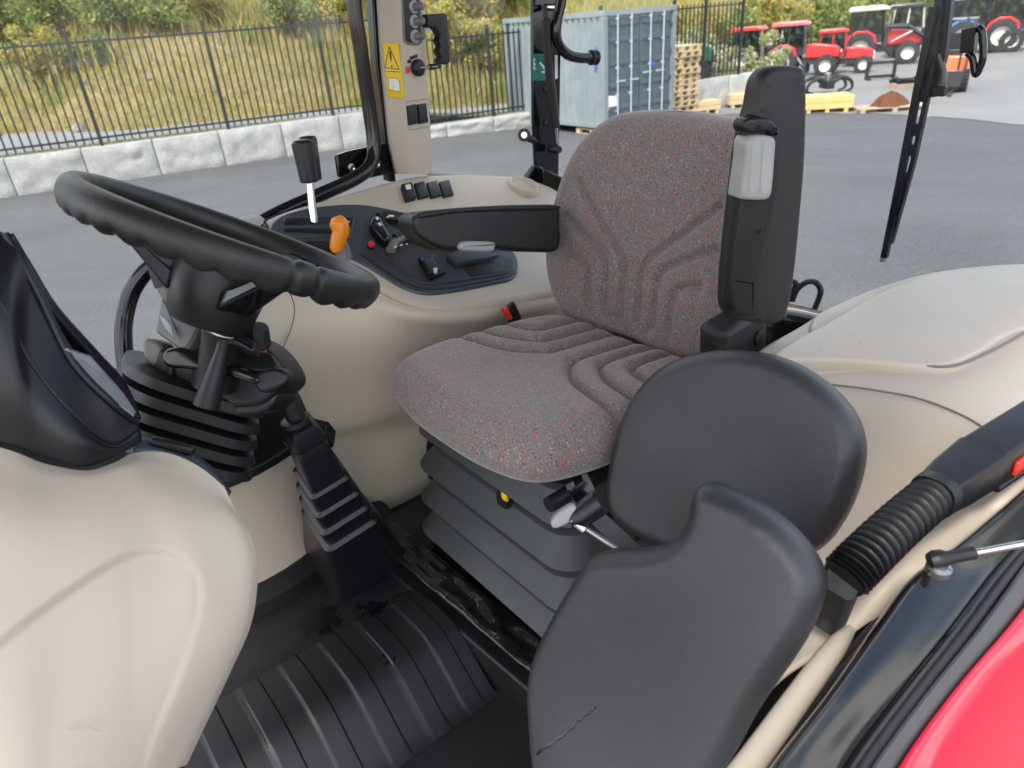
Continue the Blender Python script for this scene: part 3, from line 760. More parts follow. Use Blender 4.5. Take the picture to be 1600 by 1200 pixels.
MB().box(q+ZV*.08, (V((1, 0, 0)), V((0, 1, 0)), ZV), (1.15, .7, .14)).ob('carrier_pallet', m_wood2, fk)
for y in (-.25, .25): MB().box(q+V((0, y, .22)), (V((1, 0, 0)), V((0, 1, 0)), ZV), (1.1, .12, .12)).ob('fork_bar', m_drub, fk, bevel=.01)
for x in (-.4, .4): MB().box(q+V((x, 0, .28)), (V((1, 0, 0)), V((0, 1, 0)), ZV), (.1, .62, .1)).ob('fork_tine', m_drub, fk, bevel=.01)

# ================================================================== PARKED TRACTORS
m_tyre = plastic('tyre_rubber', (.025, .025, .026), .85, 0, 0, .2); m_rim = plastic('pale_rim', (.55, .53, .48), .5, 0, 0, .1)
m_tgl = glassmat('tractor_glass', (.22, .33, .34), .1, .3)
_r = m_tgl.node_tree.nodes; [setattr(q.inputs[0], 'default_value', (.16, .27, .30, 1)) for q in _r if q.type == 'BSDF_DIFFUSE']
def paint(n, c): return plastic(n, c, .35, 0, 0, .12, coat=.3)
p_red = paint('tractor_red', (.58, .025, .03)); p_blue = paint('tractor_blue', (.03, .20, .48)); p_org = paint('forklift_orange', (.75, .13, .03)); p_grn = paint('tractor_green', (.03, .20, .07)); p_wht = paint('off_white_paint', (.62, .58, .52)); p_blk = paint('dark_paint', (.03, .03, .032)); p_pink = paint('faded_red', (.62, .13, .15)); p_lb = paint('light_blue_paint', (.25, .50, .58))
def wheel_at(t, x, y, r, w, rim=m_rim):
    wprof = [(r*.55, -w/2), (r*.8, -w/2), (r*.96, -w*.42), (r, -w*.25), (r, w*.25), (r*.96, w*.42), (r*.8, w/2), (r*.55, w/2)]
    n = 28; loops = [[(x+q*math.cos(2*math.pi*k/n), y+h, r+q*math.sin(2*math.pi*k/n)) for k in range(n)] for q, h in wprof]
    ty = lobj('wheel', loft_g(loops, (False, False)), m_tyre, t)
    mb = MB()
    for k in range(20):
        a = 2*math.pi*k/20
        for s in (-1, 1):
            c = V((x+(r+.008)*math.cos(a+s*.05), y+s*w*.22, r+(r+.008)*math.sin(a+s*.05)))
            mb.box(c, (V((-math.sin(a), s*.5, math.cos(a))), V((0, 1, 0)), V((math.cos(a), 0, math.sin(a)))), (.05, w*.42, .05))
    lobj('tread', (mb.v, mb.f), m_tyre, ty)
    rp = [(r*.56, -w*.42), (r*.50, -w*.40), (r*.46, -w*.2), (r*.25, -w*.15), (r*.22, -w*.28), (0.01, -w*.28)]
    for sg in (-1, 1):
        loops = [[(x+q*math.cos(2*math.pi*k/n), y-sg*-1*h*1.0 if sg == 1 else y-h, r+q*math.sin(2*math.pi*k/n)) for k in range(n)] for q, h in rp]
        lobj('rim', loft_g(loops, (False, True)), rim, ty)
def lobj(name, vf, mat, par, smooth=35, bevel=0):
    me = bpy.data.meshes.new(name); me.from_pydata([tuple(float(c) for c in v) for v in vf[0]], [], [tuple(q) for q in vf[1]]); me.validate()
    bm = bmesh.new(); bm.from_mesh(me); bmesh.ops.recalc_face_normals(bm, faces=bm.faces); bm.to_mesh(me); bm.free(); me.materials.append(mat)
    me.polygons.foreach_set('use_smooth', [True]*len(me.polygons)); me.set_sharp_from_angle(angle=math.radians(smooth))
    o = bpy.data.objects.new(name, me); link(o, par)
    if bevel:
        m_ = o.modifiers.new('bevel', 'BEVEL'); m_.width = bevel; m_.segments = 3
    return o
X_, Y_ = V((1, 0, 0)), V((0, 1, 0))
def lbox(name, c, s, mat, par, bevel=.02): mb = MB().box(c, (X_, Y_, ZV), s); return lobj(name, (mb.v, mb.f), mat, par, 35, bevel)
def prism(name, prof, w, mat, par, y0=0, bevel=.02):
    """side profile (x,z) extruded to width w"""
    a = [V((x, y0-w/2, z)) for x, z in prof]; b = [V((x, y0+w/2, z)) for x, z in prof]
    return lobj(name, loft_g([a, b]), mat, par, 35, bevel)
def tractor(p, heading, label, body, roof, frame_m=p_blk, sc=1.0, loader=None, cabred=False, rim=m_rim, grille=None):
    t = thing('parked_tractor', p, label, 'tractor', 'tractors parked at the back of the yard'); t.rotation_euler = (0, 0, heading); t.scale = (sc, sc, sc)
    prism('hood', [(.55, .85), (.55, 1.50), (1.2, 1.48), (1.95, 1.38), (2.12, 1.28), (2.15, .85)], .72, body, t, bevel=.06)
    prism('grille', [(2.10, .80), (2.10, 1.25), (2.19, 1.22), (2.21, .80)], .62, grille or p_blk, t)
    for s in (-1, 1): lbox('headlight', V((2.19, s*.2, 1.12)), (.05, .16, .12), m_white, t, .01)
    lbox('chassis', V((.7, 0, .72)), (2.9, .5, .34), p_blk, t)
    lbox('front_axle', V((1.6, 0, .50)), (.18, 1.4, .16), p_blk, t); lbox('rear_axle', V((-.5, 0, .72)), (.2, 1.4, .2), p_blk, t)
    for s in (-1, 1):
        wheel_at(t, -.5, s*.78, .74, .42, rim); wheel_at(t, 1.6, s*.75, .50, .32, rim)
        prism('rear_fender', [(-1.25, .95), (-1.05, 1.35), (-.7, 1.55), (-.25, 1.55), (.1, 1.35), (.2, 1.0), (.1, 1.0), (0, 1.27), (-.28, 1.45), (-.68, 1.45), (-.98, 1.27), (-1.15, .95)], .42, body, t, s*.76)
    fm = body if cabred else frame_m
    lbox('cab_base', V((-.3, 0, 1.22)), (1.5, 1.0, .45), fm, t, .04)
    for x0, x1 in ((.5, .38), (-.28, -.28), (-1.05, -.95)):
        for s in (-1, 1):
            vf = tube_g([V((x0, s*.62, 1.40)), V((x1, s*.60, 2.38))], .05, 4); lobj('cab_post', vf, fm, t)
    prism('roof', [(-1.15, 2.36), (-1.18, 2.46), (-1.05, 2.56), (.3, 2.58), (.56, 2.50), (.60, 2.38)], 1.42, roof, t, bevel=.05)
    for s in (-1, 1):
        me = [V((.45, s*.625, 1.45)), V((.36, s*.605, 2.37)), V((-.94, s*.605, 2.37)), V((-1.02, s*.625, 1.45))]; lobj('side_pane', (me, [(0, 1, 2, 3)]), m_tgl, t)
    lobj('windscreen', ([V((.5, -.58, 1.5)), V((.5, .58, 1.5)), V((.38, .56, 2.37)), V((.38, -.56, 2.37))], [(0, 1, 2, 3)]), m_tgl, t)
    lobj('rear_pane', ([V((-1.05, -.58, 1.45)), V((-1.05, .58, 1.45)), V((-.95, .56, 2.37)), V((-.95, -.56, 2.37))], [(0, 1, 2, 3)]), m_tgl, t)
    lbox('driver_seat', V((-.5, 0, 1.55)), (.45, .5, .12), p_blk, t, .03); lbox('seat_back', V((-.72, 0, 1.85)), (.12, .48, .6), p_blk, t, .03)
    lobj('exhaust', tube_g([V((.75, -.3, 1.4)), V((.75, -.3, 2.25))], .045, 10), p_blk, t)
    for s in (-1, 1):
        lobj('mirror_arm', tube_g([V((.42, s*.6, 2.2)), V((.5, s*.85, 2.15))], .015, 6), p_blk, t); lbox('mirror', V((.5, s*.88, 2.0)), (.05, .18, .28), p_blk, t)
    if loader is not None:
        for s in (-1, 1):
            ar = lobj('loader_arm', tube_g([V((.55, s*.52, 1.65)), V((1.5, s*.52, 1.62)), V((2.35, s*.52, 1.05)), V((2.9, s*.52, .35))], [.085, .10, .09, .07], 4), loader, t)
            lobj('loader_cylinder', tube_g([V((.85, s*.52, 1.0)), V((1.7, s*.52, 1.42))], .045, 8), m_steel, ar)
            lbox('loader_post', V((.6, s*.52, 1.2)), (.18, .12, .9), loader, t)
        prism('implement_carrier', [(2.85, .15), (2.85, .75), (2.95, .75), (2.98, .15)], 1.3, p_blk, t)
    return t
HD = math.atan2(-.62, .78)
tractor(Pg(1238, 119), HD+.15, 'red tractor with faded pink roof parked nearest the fence, hood to the right', p_red, p_pink, sc=.86)
tractor(Pg(1302, 115), HD+.25, 'small old red tractor with red cab and grey grille between two larger ones', p_red, p_red, sc=.70, cabred=True, grille=p_wht)
tractor(Pg(1355, 101), HD+.25, 'large red tractor with cream roof and front loader in the middle of the row', p_red, p_wht, sc=.98, loader=p_blk)
tractor(Pg(1416, 88), HD+.25, 'dark tractor with black roof partly hidden behind the wiper', p_blk, p_blk, sc=.95, frame_m=p_wht)
tractor(Pg(1512, 83), HD+.2, 'blue tractor with pale blue roof right of the wiper', p_blue, p_lb, sc=1.02)
tractor(Pg(1572, 80), HD+.2, 'red tractor with cream roof and loader at the right edge of the yard', p_red, p_wht, sc=1.02, loader=p_blk)
tractor(Pg(1188, 124)+V((.0, 1.2, 0)), HD+.1, 'red-roofed tractor with grey loader arms beside the end of the fence', p_blk, p_red, sc=.82, loader=m_steel)
sg_ = 17.2
tractor(wallp(18.6, 2.2, float(hz(18.6, 2.2))-.3), HD+.3, 'dark tractor with green roof standing behind the fence right of the container', p_grn, p_grn, sc=.9)
# forklift
fp = Pg(1476, 141)
ft = thing('forklift', fp, 'orange and black forklift seen behind the rear wiper', 'forklift'); ft.rotation_euler = (0, 0, math.radians(235))
prism('body', [(-1.05, .25), (-1.10, .75), (-.9, 1.10), (-.1, 1.05), (0, .55), (.75, .5), (  .85, .25)], 1.1, p_org, ft, bevel=.06)
prism('counterweight', [(-1.25, .25), (-1.28, .85), (-1.1, 1.05), (-1.0, 1.05), (-1.0, .25)], 1.1, p_blk, ft, bevel=.05)
for s in (-1, 1):
    wheel_at(ft, .55, s*.52, .33, .24); wheel_at(ft, -.75, s*.5, .27, .2)
    lobj('guard_post', tube_g([V((.62, s*.48, .5)), V((.35, s*.48, 2.1))], .045, 6), p_blk, ft); lobj('guard_post', tube_g([V((-.95, s*.48, 1.0)), V((-.75, s*.48, 2.1))], .045, 6), p_blk, ft)
    lbox('mast_rail', V((.95, s*.3, 1.15)), (.12, .08, 2.1), p_blk, ft, .01); lbox('fork', V((1.55, s*.25, .08)), (1.1, .12, .05), p_blk, ft, .01)
lbox('overhead_guard', V((-.2, 0, 2.12)), (1.15, 1.05, .06), p_blk, ft); lbox('driver_seat', V((-.45, 0, 1.15)), (.45, .45, .15), p_blk, ft, .03); lbox('seat_back', V((-.68, 0, 1.45)), (.12, .45, .5), p_blk, ft, .03)
lbox('carriage', V((1.05, 0, .45)), (.08, .95, .5), p_blk, ft)
# lamp pole beyond the weeds
pp = Pg(1238, 95); pole = thing('utility_pole', pp+V((2, 4, 0)), 'thin dark pole rising behind the weeds right of the container', 'pole')
o_ = V(pole.location); tube('pole_shaft', [o_-ZV*.3, o_+ZV*6], [.07, .05], p_blk, pole, 10); lathe('pole_foot', [(.14, -.1), (.14, .12), (.08, .16)], o_, ZV, m_stone, pole, 12)
# ================================================================== THE CAB
cab = thing('tractor_cab', T(.7, .3, 1.30), 'red tractor with open beige and black cab interior filling the foreground', 'tractor')

# ---- floor mat, ribbed hump, seat platform
def floor_material():
    m = NT('wet_floor_mat'); co = m.tc.outputs['Object']
    n1 = m.noise(5, 6, .6)
    base = m.ramp(n1, [(.3, (.006, .0065, .0078)), (.7, (.013, .014, .0165))])
    c0 = Pz(505, 968, FLOOR+.055)-WO[cab.name]; c1 = Pz(585, 955, FLOOR+.055)-WO[cab.name]
    tot = None
    for c, r in ((c0, .040), (c1, .035), (Pz(610, 1035, FLOOR+.07)-WO[cab.name], .020)):
        d = m.n('ShaderNodeVectorMath', operation='DISTANCE'); m.l(co, d.inputs[0]); d.inputs[1].default_value = tuple(c)
        k = m.math('SUBTRACT', 1., m.math('DIVIDE', d.outputs['Value'], r*1.5))
        tot = k if tot is None else m.math('MAXIMUM', tot, k)
    wet = m.ramp(m.math('ADD', m.math('MULTIPLY', tot, .55), m.math('MULTIPLY', m.noise(60, 5, .65), 1.0)), [(.70, 0.), (.74, 1.)])
    m.set(Base_Color=m.mix(wet, base, (.004, .004, .0045)), Roughness=m.ramp(m.math('ADD', m.math('MULTIPLY', wet, .5), m.math('MULTIPLY', m.noise(20, 5), .3)), [(0, .5), (.3, .42), (.6, .15)]))
    m.bump(m.noise(600, 3), .45, .0006); return m.m
m_floor = floor_material()
v = []; f = []
ls = np.r_[np.linspace(.25, .9, 12), np.linspace(.91, 1.0, 14), np.linspace(1.03, 1.75, 14)]; bs = np.linspace(-.9, 1.1, 50)
for i, l in enumerate(ls):
    for b in bs: v.append(T(l, b, 1.30+.055/(1+math.exp(-(l-.955)*90))+.002*math.sin(9*l)*math.sin(7*b)))
for i in range(39):
    for j in range(49): f.append((i*50+j, i*50+j+1, (i+1)*50+j+1, (i+1)*50+j))
floor_mat = obj('floor_mat', v, f, m_floor, cab, True, [('SOLIDIFY', dict(thickness=.012, offset=-1))])
# hump
v = []; f = []
bs = np.arange(-.55, .432, .003); prof = []
L0, L1, HH = .975, .69, .085
for k in range(40):
    t = k/39
    l = L0+(L1-L0)*t
    if t < .12: z = .05+(HH*.86-.05)*math.sin(t/.12*math.pi/2)
    elif t < .5: z = HH*(.86+.14*math.sin((t-.12)/.38*math.pi/2))
    else: z = HH*(.5+.5*math.cos((t-.5)/.5*math.pi))**.8
    prof.append((l, z))
for b in bs:
    ph = (b % .074)/.074
    st = .0032 if ph < .5 else 0
    if ph < .045: st -= .002
    for k, (l, z) in enumerate(prof):
        e = math.sin(min(1, k/39*1.0)*math.pi)**.3
        v.append(T(l+.02*(.3-b), b, 1.301+z+st*e))
n = len(prof)
for i in range(len(bs)-1):
    for k in range(n-1): f.append((i*n+k, i*n+k+1, (i+1)*n+k+1, (i+1)*n+k))
obj('transmission_hump', v, f, m_floor, floor_mat, 30)
# platform
mb = MB()
pl = [T(1.16, .405, 0), T(.30, .465, 0), T(.30, 1.3, 0), T(1.16, 1.3, 0)]
def lvl(P, z): return [np.array([q[0], q[1], z+OZ]) for q in P]
loft('seat_platform', [lvl(pl, 1.29), lvl(pl, 1.375)], m_drub, cab, mods=[('BEVEL', dict(width=.006, segments=3))])
pl2 = [T(1.15, .43, 0), T(.30, .49, 0), T(.30, 1.3, 0), T(1.15, 1.3, 0)]
plat = loft('platform_plate', [lvl(pl2, 1.376), lvl(pl2, 1.40)], m_gloss, cab, mods=[('BEVEL', dict(width=.004, segments=2))])
# crinkled protective film lying on the plate edge
random.seed(4)
rows = []
for k in range(7):
    r = []
    for i in range(26):
        l = 1.12-.62*i/25; b = .425+.06*(1.12-l)+.011*k
        r.append(T(l, b, 1.402+.009*random.random()*(1 if 0 < k < 6 else .2)))
    rows.append(r)
m_film = plastic('crinkled_black_film', (.012, .012, .012), .18, 60, .4, .3, gdist=.003)
sheet('protective_film', rows, m_film, plat, .0008, 2, 2)

# ---- right hand console
cn = nrm(-.6*RV+.15*BV+ZV)
cfr = frame(T(1.2, .6, 1.90), BV, cn)
console = plate('side_console', [(385, 372), (400, 350), (440, 328), (540, 300), (600, 283), (650, 272), (740, 270), (830, 278), (880, 300), (930, 350), (960, 430), (850, 462), (760, 478), (690, 485), (640, 478), (600, 458), (560, 430), (500, 412), (430, 395)], cfr, .0, m_beige, cab, r=.016, spl=6, down=.035)
insert = plate('control_panel', [(421, 366), (424, 347), (445, 333), (500, 321), (560, 318), (600, 324), (650, 335), (720, 352), (790, 383), (809, 400), (806, 432), (770, 443), (700, 456), (660, 458), (625, 446), (590, 424), (550, 402), (500, 388), (440, 378)], cfr, .006, m_blue, console, r=.005, spl=6)
obj('panel_lower_band', [W2(cfr, q, .0085) for q in pix2(cfr, [(560, 400), (585, 398), (615, 420), (645, 440), (700, 444), (800, 425), (805, 432), (770, 441), (700, 454), (660, 456), (627, 444), (592, 422)])], [tuple(range(12))], m_dpl, insert)
plate('console_recess', [(607, 398), (622, 380), (655, 370), (700, 376), (735, 395), (800, 402), (797, 425), (740, 436), (690, 443), (650, 438), (622, 420)], cfr, .011, m_dpl, insert, r=.004, spl=5)
def arc(name, pts, w, h, mat, par, hh=.011):
    P = [W2(cfr, q, h) for q in pix2(cfr, pts)]
    return tube(name, P, w, mat, par, 10, spl=6, up=cn)
arc('throttle_track', [(607, 400), (618, 384), (645, 374), (675, 376), (700, 388), (713, 398)], .010, .016, m_mgrey, insert)
arc('throttle_groove', [(612, 384), (640, 370), (672, 372), (697, 385)], .006, .024, m_drub, insert)
plate('rocker_base', [(655, 402), (680, 396), (697, 424), (672, 436)], cfr, .018, m_gloss, insert, r=.003)
plate('rocker_switch', [(661, 405), (678, 401), (688, 421), (673, 428)], cfr, .024, m_drub, insert, r=.004)
plate('rocker_icon', [(677, 419), (683, 418), (684, 424), (678, 425)], cfr, .0245, m_white, insert, r=.0005)
plate('storage_flap', [(700, 396), (722, 388), (780, 396), (770, 402), (716, 411)], cfr, .022, m_blue, insert, r=.004)
plate('storage_well', [(718, 413), (785, 403), (790, 424), (735, 432)], cfr, .012, m_drub, insert, r=.003)
fr_ = plate('gate_frame', [(436, 369), (445, 337), (556, 338), (550, 371)], cfr, .009, m_blue, insert, r=.003)
for a in ([(444, 352), (447, 341), (518, 339), (519, 350)], [(443, 363), (444, 356), (540, 357), (541, 366)], [(526, 352), (526, 339), (552, 340), (549, 355)]):
    plate('lever_slot', a, cfr, .0096, m_drub, fr_, r=.0005)
plate('gear_boot_ring', [(452, 390), (462, 378), (490, 374), (520, 378), (532, 390), (515, 398), (480, 397)], cfr, .012, m_drub, insert, r=.006, spl=6, down=.0)
plate('gear_boot_ring', [(464, 390), (472, 382), (490, 379), (512, 382), (520, 390), (508, 395), (482, 394)], cfr, .018, m_drub, insert, r=.005, spl=6)
plate('gear_boot_ring', [(474, 390), (480, 385), (492, 383), (505, 386), (508, 391), (498, 393), (484, 393)], cfr, .024, m_drub, insert, r=.004, spl=6)
plate('lever_housing', [(577, 352), (585, 332), (600, 334), (606, 352), (604, 370), (590, 365)], cfr, .012, m_drub, insert, r=.004, spl=4)
plate('lever_tray', [(598, 330), (640, 334), (668, 344), (668, 356), (640, 360), (610, 350)], cfr, .0085, m_drub, insert, r=.003, spl=4)
plate('quadrant_lever', [(580, 347), (585, 334), (592, 333), (600, 348), (610, 368), (603, 374), (592, 364)], cfr, .030, m_gloss, insert, r=.007, spl=5)
plate('toggle_switch', [(605, 334), (625, 336), (627, 344), (606, 342)], cfr, .016, m_drub, insert, r=.003)
plate('toggle_mark', [(607, 335), (616, 336), (616, 339), (607, 338)], cfr, .0165, m_white, insert, r=.0005)
kb = Pp(578, 390, *[cfr[0], cn])
o_ = lathe('push_button', [(.008, 0), (.008, .010), (.007, .012)], kb, cn, m_drub, insert, 16)
lathe('button_cap', [(.0075, .012), (.0075, .017), (.006, .019), (.0, .019)], kb, cn, m_redpl, o_, 16)
# switch block on the ledge
for k in range(4):
    x = 631+k*19.5; y = 287-k*1.2
    s_ = plate('rocker_switch', [(x-3, y), (x+13, y-3), (x+20, y+19), (x+4, y+23)], cfr, .008 + (.006 if k == 0 else 0), m_drub, console, r=.003)
    if k == 0: plate('switch_light', [(x+2, y+2), (x+10, y), (x+12, y+8), (x+4, y+9)], cfr, .0145, m_white, s_, r=.0006)
# cup holder: dark rimmed hollow
pc = Pp(818, 293, cfr[0], cn)
lathe('cup_holder', [(.043, -.004), (.042, .010), (.039, .012), (.035, .010), (.033, .003), (.0, .0025)], pc, nrm(cn+.5*ZV), m_beige_d, console, 28)
# side wall of the console
rows = [
 [Pl(330, 392, 1.33), Pl(440, 404, 1.295), Pl(540, 432, 1.238), Pl(640, 480, 1.145), Pl(740, 483, 1.122), Pl(850, 466, 1.122), Pl(960, 436, 1.145)],
 [Pl(330, 425, 1.29), Pl(440, 440, 1.26), Pl(540, 462, 1.215), Pl(640, 494, 1.135), Pl(740, 497, 1.114), Pl(850, 480, 1.114), Pl(960, 452, 1.138)],
 [Pl(330, 500, 1.24), Pl(440, 510, 1.225), Pl(540, 520, 1.195), Pl(640, 524, 1.155), Pl(740, 522, 1.14), Pl(850, 504, 1.145), Pl(960, 484, 1.17)],
 [Pl(330, 590, 1.22), Pl(440, 600, 1.215), Pl(540, 600, 1.205), Pl(640, 592, 1.18), Pl(740, 580, 1.175), Pl(850, 560, 1.185), Pl(960, 540, 1.24)],
 [Pl(330, 660, 1.225), Pl(440, 668, 1.22), Pl(530, 664, 1.205), Pl(640, 632, 1.19), Pl(740, 605, 1.20), Pl(850, 600, 1.23), Pl(960, 600, 1.25)],
 [Pl(330, 700, 1.25), Pl(440, 700, 1.25), Pl(530, 690, 1.23), Pl(640, 665, 1.225), Pl(740, 640, 1.24), Pl(850, 630, 1.26), Pl(960, 640, 1.27)],
 [Pl(330, 780, 1.25), Pl(440, 770, 1.25), Pl(560, 756, 1.235), Pl(640, 716, 1.215), Pl(740, 690, 1.24), Pl(850, 690, 1.26), Pl(960, 700, 1.27)],
 [Pl(330, 900, 1.22), Pl(440, 900, 1.23), Pl(560, 880, 1.23), Pl(650, 850, 1.235), Pl(740, 810, 1.26), Pl(850, 800, 1.28), Pl(960, 800, 1.28)]]
side = sheet('console_side', rows, m_beige, cab, .005, 8, 8)
# panel joint lines
tube('trim_joint', [Pl(560, 474, 1.198), Pl(600, 486, 1.165), Pl(640, 496, 1.1325), Pl(690, 501, 1.118), Pl(740, 499, 1.1115), Pl(800, 491, 1.110), Pl(850, 482, 1.1115)], .0013, m_drub, side, 6, spl=6)
tube('trim_joint', [Pl(452, 455, 1.172), Pl(460, 480, 1.190), Pl(456, 510, 1.203), Pl(442, 545, 1.207), Pl(430, 580, 1.210)], .0011, m_mgrey, side, 6, spl=6)
# seat belt buckle by the console
bk = MB().box(Pl(800, 490, 1.06), (nrm(BV+ZV*.4), RV, nrm(ZV-.4*BV)), (.03, .012, .045)).ob('belt_buckle', m_drub, cab, bevel=.003)
MB().box(Pl(792, 490, 1.055), (nrm(BV+ZV*.4), RV, nrm(ZV-.4*BV)), (.010, .014, .030)).ob('release_button', m_redpl, bk, bevel=.002)

# ---- beige pedestal below the steering column and black base
def elip(c, rl, rb, z, n=40, tilt=(0, 0)):
    return [T(c[0]+rl*math.cos(2*math.pi*k/n)+tilt[0], c[1]+rb*math.sin(2*math.pi*k/n)+tilt[1], z) for k in range(n)]
ZB = Pl(440, 718, 1.16)[2]-OZ
loft('column_pedestal', [elip((1.38, .21), .235, .27, 1.34), elip((1.37, .21), .222, .255, 1.45), elip((1.36, .21), .207, .24, ZB-.04), elip((1.355, .21), .2, .235, ZB+.005)], m_beige_d, cab)
loft('pedestal_skirt', [elip((1.38, .21), .275, .31, 1.34), elip((1.38, .21), .268, .305, 1.378), elip((1.38, .21), .24, .28, 1.40)], m_drub, cab)

# ---- instrument pod (left) and lower dash panel
rows = [[Pd(-150, 690, .60), Pd(0, 702, .62), Pd(60, 722, .635), Pd(130, 730, .65), Pd(190, 708, .685), Pd(222, 690, .715)],
        [Pd(-150, 560, .582), Pd(0, 590, .602), Pd(60, 648, .622), Pd(125, 690, .642), Pd(183, 701, .68), Pd(221, 680, .715)],
        [Pd(-150, 400, .58), Pd(0, 473, .604), Pd(45, 560, .624), Pd(110, 642, .644), Pd(176, 692, .68), Pd(219, 668, .715)],
        [Pd(-150, 330, .605), Pd(6, 364, .632), Pd(58, 455, .647), Pd(110, 562, .662), Pd(172, 628, .686), Pd(214, 659, .715)]]
pod = sheet('instrument_pod', rows, m_pod, cab, .006, 8, 8)
tube('pod_groove', [Pd(-60, 435, .591), Pd(0, 473, .6035), Pd(45, 560, .6235), Pd(110, 642, .6435), Pd(176, 692, .6795), Pd(215, 672, .712)], .0016, m_drub, pod, 8, spl=8)
near = [(7, 365, .634), (36, 416, .642), (60, 459, .649), (112, 564, .664), (174, 630, .688), (214, 660, .716)]
farr = [(14, 365, .70), (42, 418, .72), (80, 482, .735), (143, 553, .745), (187, 603, .745), (215, 655, .735)]
mid_ = [(12, 372, .69), (44, 436, .71), (80, 508, .725), (126, 566, .735), (182, 622, .74), (213, 658, .73)]
sheet('pod_interior', [[Pd(*q) for q in near], [Pd(*q) for q in mid_], [Pd(*q) for q in farr]], m_pod, pod, .004, 8, 8)
tube('pod_rim', [Pd(*q) for q in farr], [.004, .006, .007, .007, .007, .004], m_pod, pod, 12, spl=8)
tube('pod_edge', [Pd(x, y, d-.002) for x, y, d in near], .0035, m_pod, pod, 10, spl=8)
m_lens = plastic('instrument_lens', (.42, .47, .50), .15, 0, 0, .1)
sheet('instrument_lens', [[Pd(100, 546, .655), Pd(130, 584, .675), Pd(176, 630, .69), Pd(205, 653, .705)], [Pd(118, 552, .69), Pd(146, 582, .70), Pd(182, 622, .71), Pd(207, 650, .715)], [Pd(138, 558, .725), Pd(160, 583, .728), Pd(188, 615, .73), Pd(209, 647, .725)]], m_lens, pod, .003, 6, 6)
def proj(G):
    q = np.asarray(G)-CC; dd_ = q@f0; return np.stack([800+FPX*(q@CR)/dd_, 600-FPX*(q@CU)/dd_], -1)
EMB = [V(q)[:2] for q in cr([(-120, 1090, 0), (-40, 1032, 0), (60, 955, 0), (150, 893, 0), (205, 864, 0), (255, 860, 0), (298, 880, 0), (317, 915, 0), (313, 965, 0), (285, 1055, 0), (240, 1160, 0), (190, 1290, 0), (0, 1400, 0), (-160, 1300, 0)], 5, True)]
def emboss_pt(G):
    p = proj(G); d = np.full(len(p), 1e9); ins = np.zeros(len(p), bool)
    for a, b_ in zip(EMB, EMB[1:]+EMB[:1]):
        d = np.minimum(d, pseg(p, a, b_))
        with np.errstate(all='ignore'): ins ^= ((a[1] > p[:, 1]) != (b_[1] > p[:, 1])) & (p[:, 0] < (b_[0]-a[0])*(p[:, 1]-a[1])/(b_[1]-a[1])+a[0])
    t = np.clip((np.where(ins, d, -d)+4)/13, 0, 1); fade = np.clip((1240-p[:, 1])/330, 0, 1)*np.clip((330-p[:, 0])/120, .25, 1); return t*t*(3-2*t)*fade
rows = [[Pd(-180, 660, 0.595), Pd(0, 699, 0.614), Pd(70, 724, 0.630), Pd(135, 735, 0.647), Pd(180, 722, 0.671), Pd(210, 707, 0.694), Pd(260, 707, 0.704), Pd(310, 728, 0.707), Pd(350, 760, 0.710)],
        [Pd(-180, 700, 0.578), Pd(0, 730, 0.603), Pd(80, 750, 0.619), Pd(150, 752, 0.638), Pd(200, 736, 0.660), Pd(240, 730, 0.680), Pd(290, 745, 0.691), Pd(335, 768, 0.699), Pd(368, 795, 0.707)],
        [Pd(-180, 800, 0.550), Pd(0, 810, 0.578), Pd(90, 815, 0.600), Pd(170, 812, 0.622), Pd(230, 800, 0.644), Pd(285, 800, 0.660), Pd(335, 808, 0.677), Pd(370, 820, 0.691), Pd(392, 836, 0.704)],
        [Pd(-180, 920, 0.539), Pd(0, 920, 0.567), Pd(100, 915, 0.589), Pd(185, 910, 0.611), Pd(250, 905, 0.633), Pd(305, 900, 0.649), Pd(355, 895, 0.671), Pd(388, 890, 0.688), Pd(403, 885, 0.704)],
        [Pd(-180, 1040, 0.534), Pd(0, 1040, 0.556), Pd(100, 1030, 0.581), Pd(180, 1020, 0.603), Pd(245, 1010, 0.625), Pd(300, 1000, 0.644), Pd(350, 985, 0.666), Pd(380, 975, 0.685), Pd(394, 970, 0.702)],
        [Pd(-180, 1170, 0.531), Pd(0, 1160, 0.550), Pd(90, 1150, 0.573), Pd(165, 1135, 0.595), Pd(225, 1120, 0.617), Pd(275, 1100, 0.638), Pd(315, 1080, 0.660), Pd(345, 1062, 0.680), Pd(358, 1055, 0.696)],
        [Pd(-180, 1340, 0.531), Pd(0, 1320, 0.550), Pd(70, 1300, 0.567), Pd(130, 1280, 0.589), Pd(180, 1260, 0.611), Pd(220, 1240, 0.633), Pd(255, 1215, 0.655), Pd(280, 1200, 0.674), Pd(292, 1195, 0.691)]]
lower = sheet('lower_dash_panel', rows, m_beige, cab, .006, 14, 18, pdisp=lambda P: -.010*emboss_pt(P))
tube('panel_scratch', [Pd(105, 1139, 0.575), Pd(122, 1140, 0.578), Pd(135, 1136, 0.581), Pd(157, 1143, 0.586)], .0004, m_beige_d, lower, 6, spl=4)
# black trim between pod, panel and column
rows = [[Pd(208, 684, .73), Pd(240, 684, .745), Pd(290, 700, .76), Pd(330, 728, .765), Pd(362, 768, .77)],
        [Pd(208, 706, .715), Pd(240, 704, .73), Pd(290, 716, .74), Pd(330, 742, .745), Pd(358, 775, .75)]]
sheet('dash_edge_trim', rows, m_blue, cab, .006, 6, 3)
MB().box(Pd(270, 697, .742), (nrm(Pd(310, 710, .75)-Pd(230, 690, .735)), f0, np.cross(nrm(Pd(310, 710, .75)-Pd(230, 690, .735)), f0)), (.045, .01, .012)).ob('latch_tab', m_drub, cab, bevel=.004)
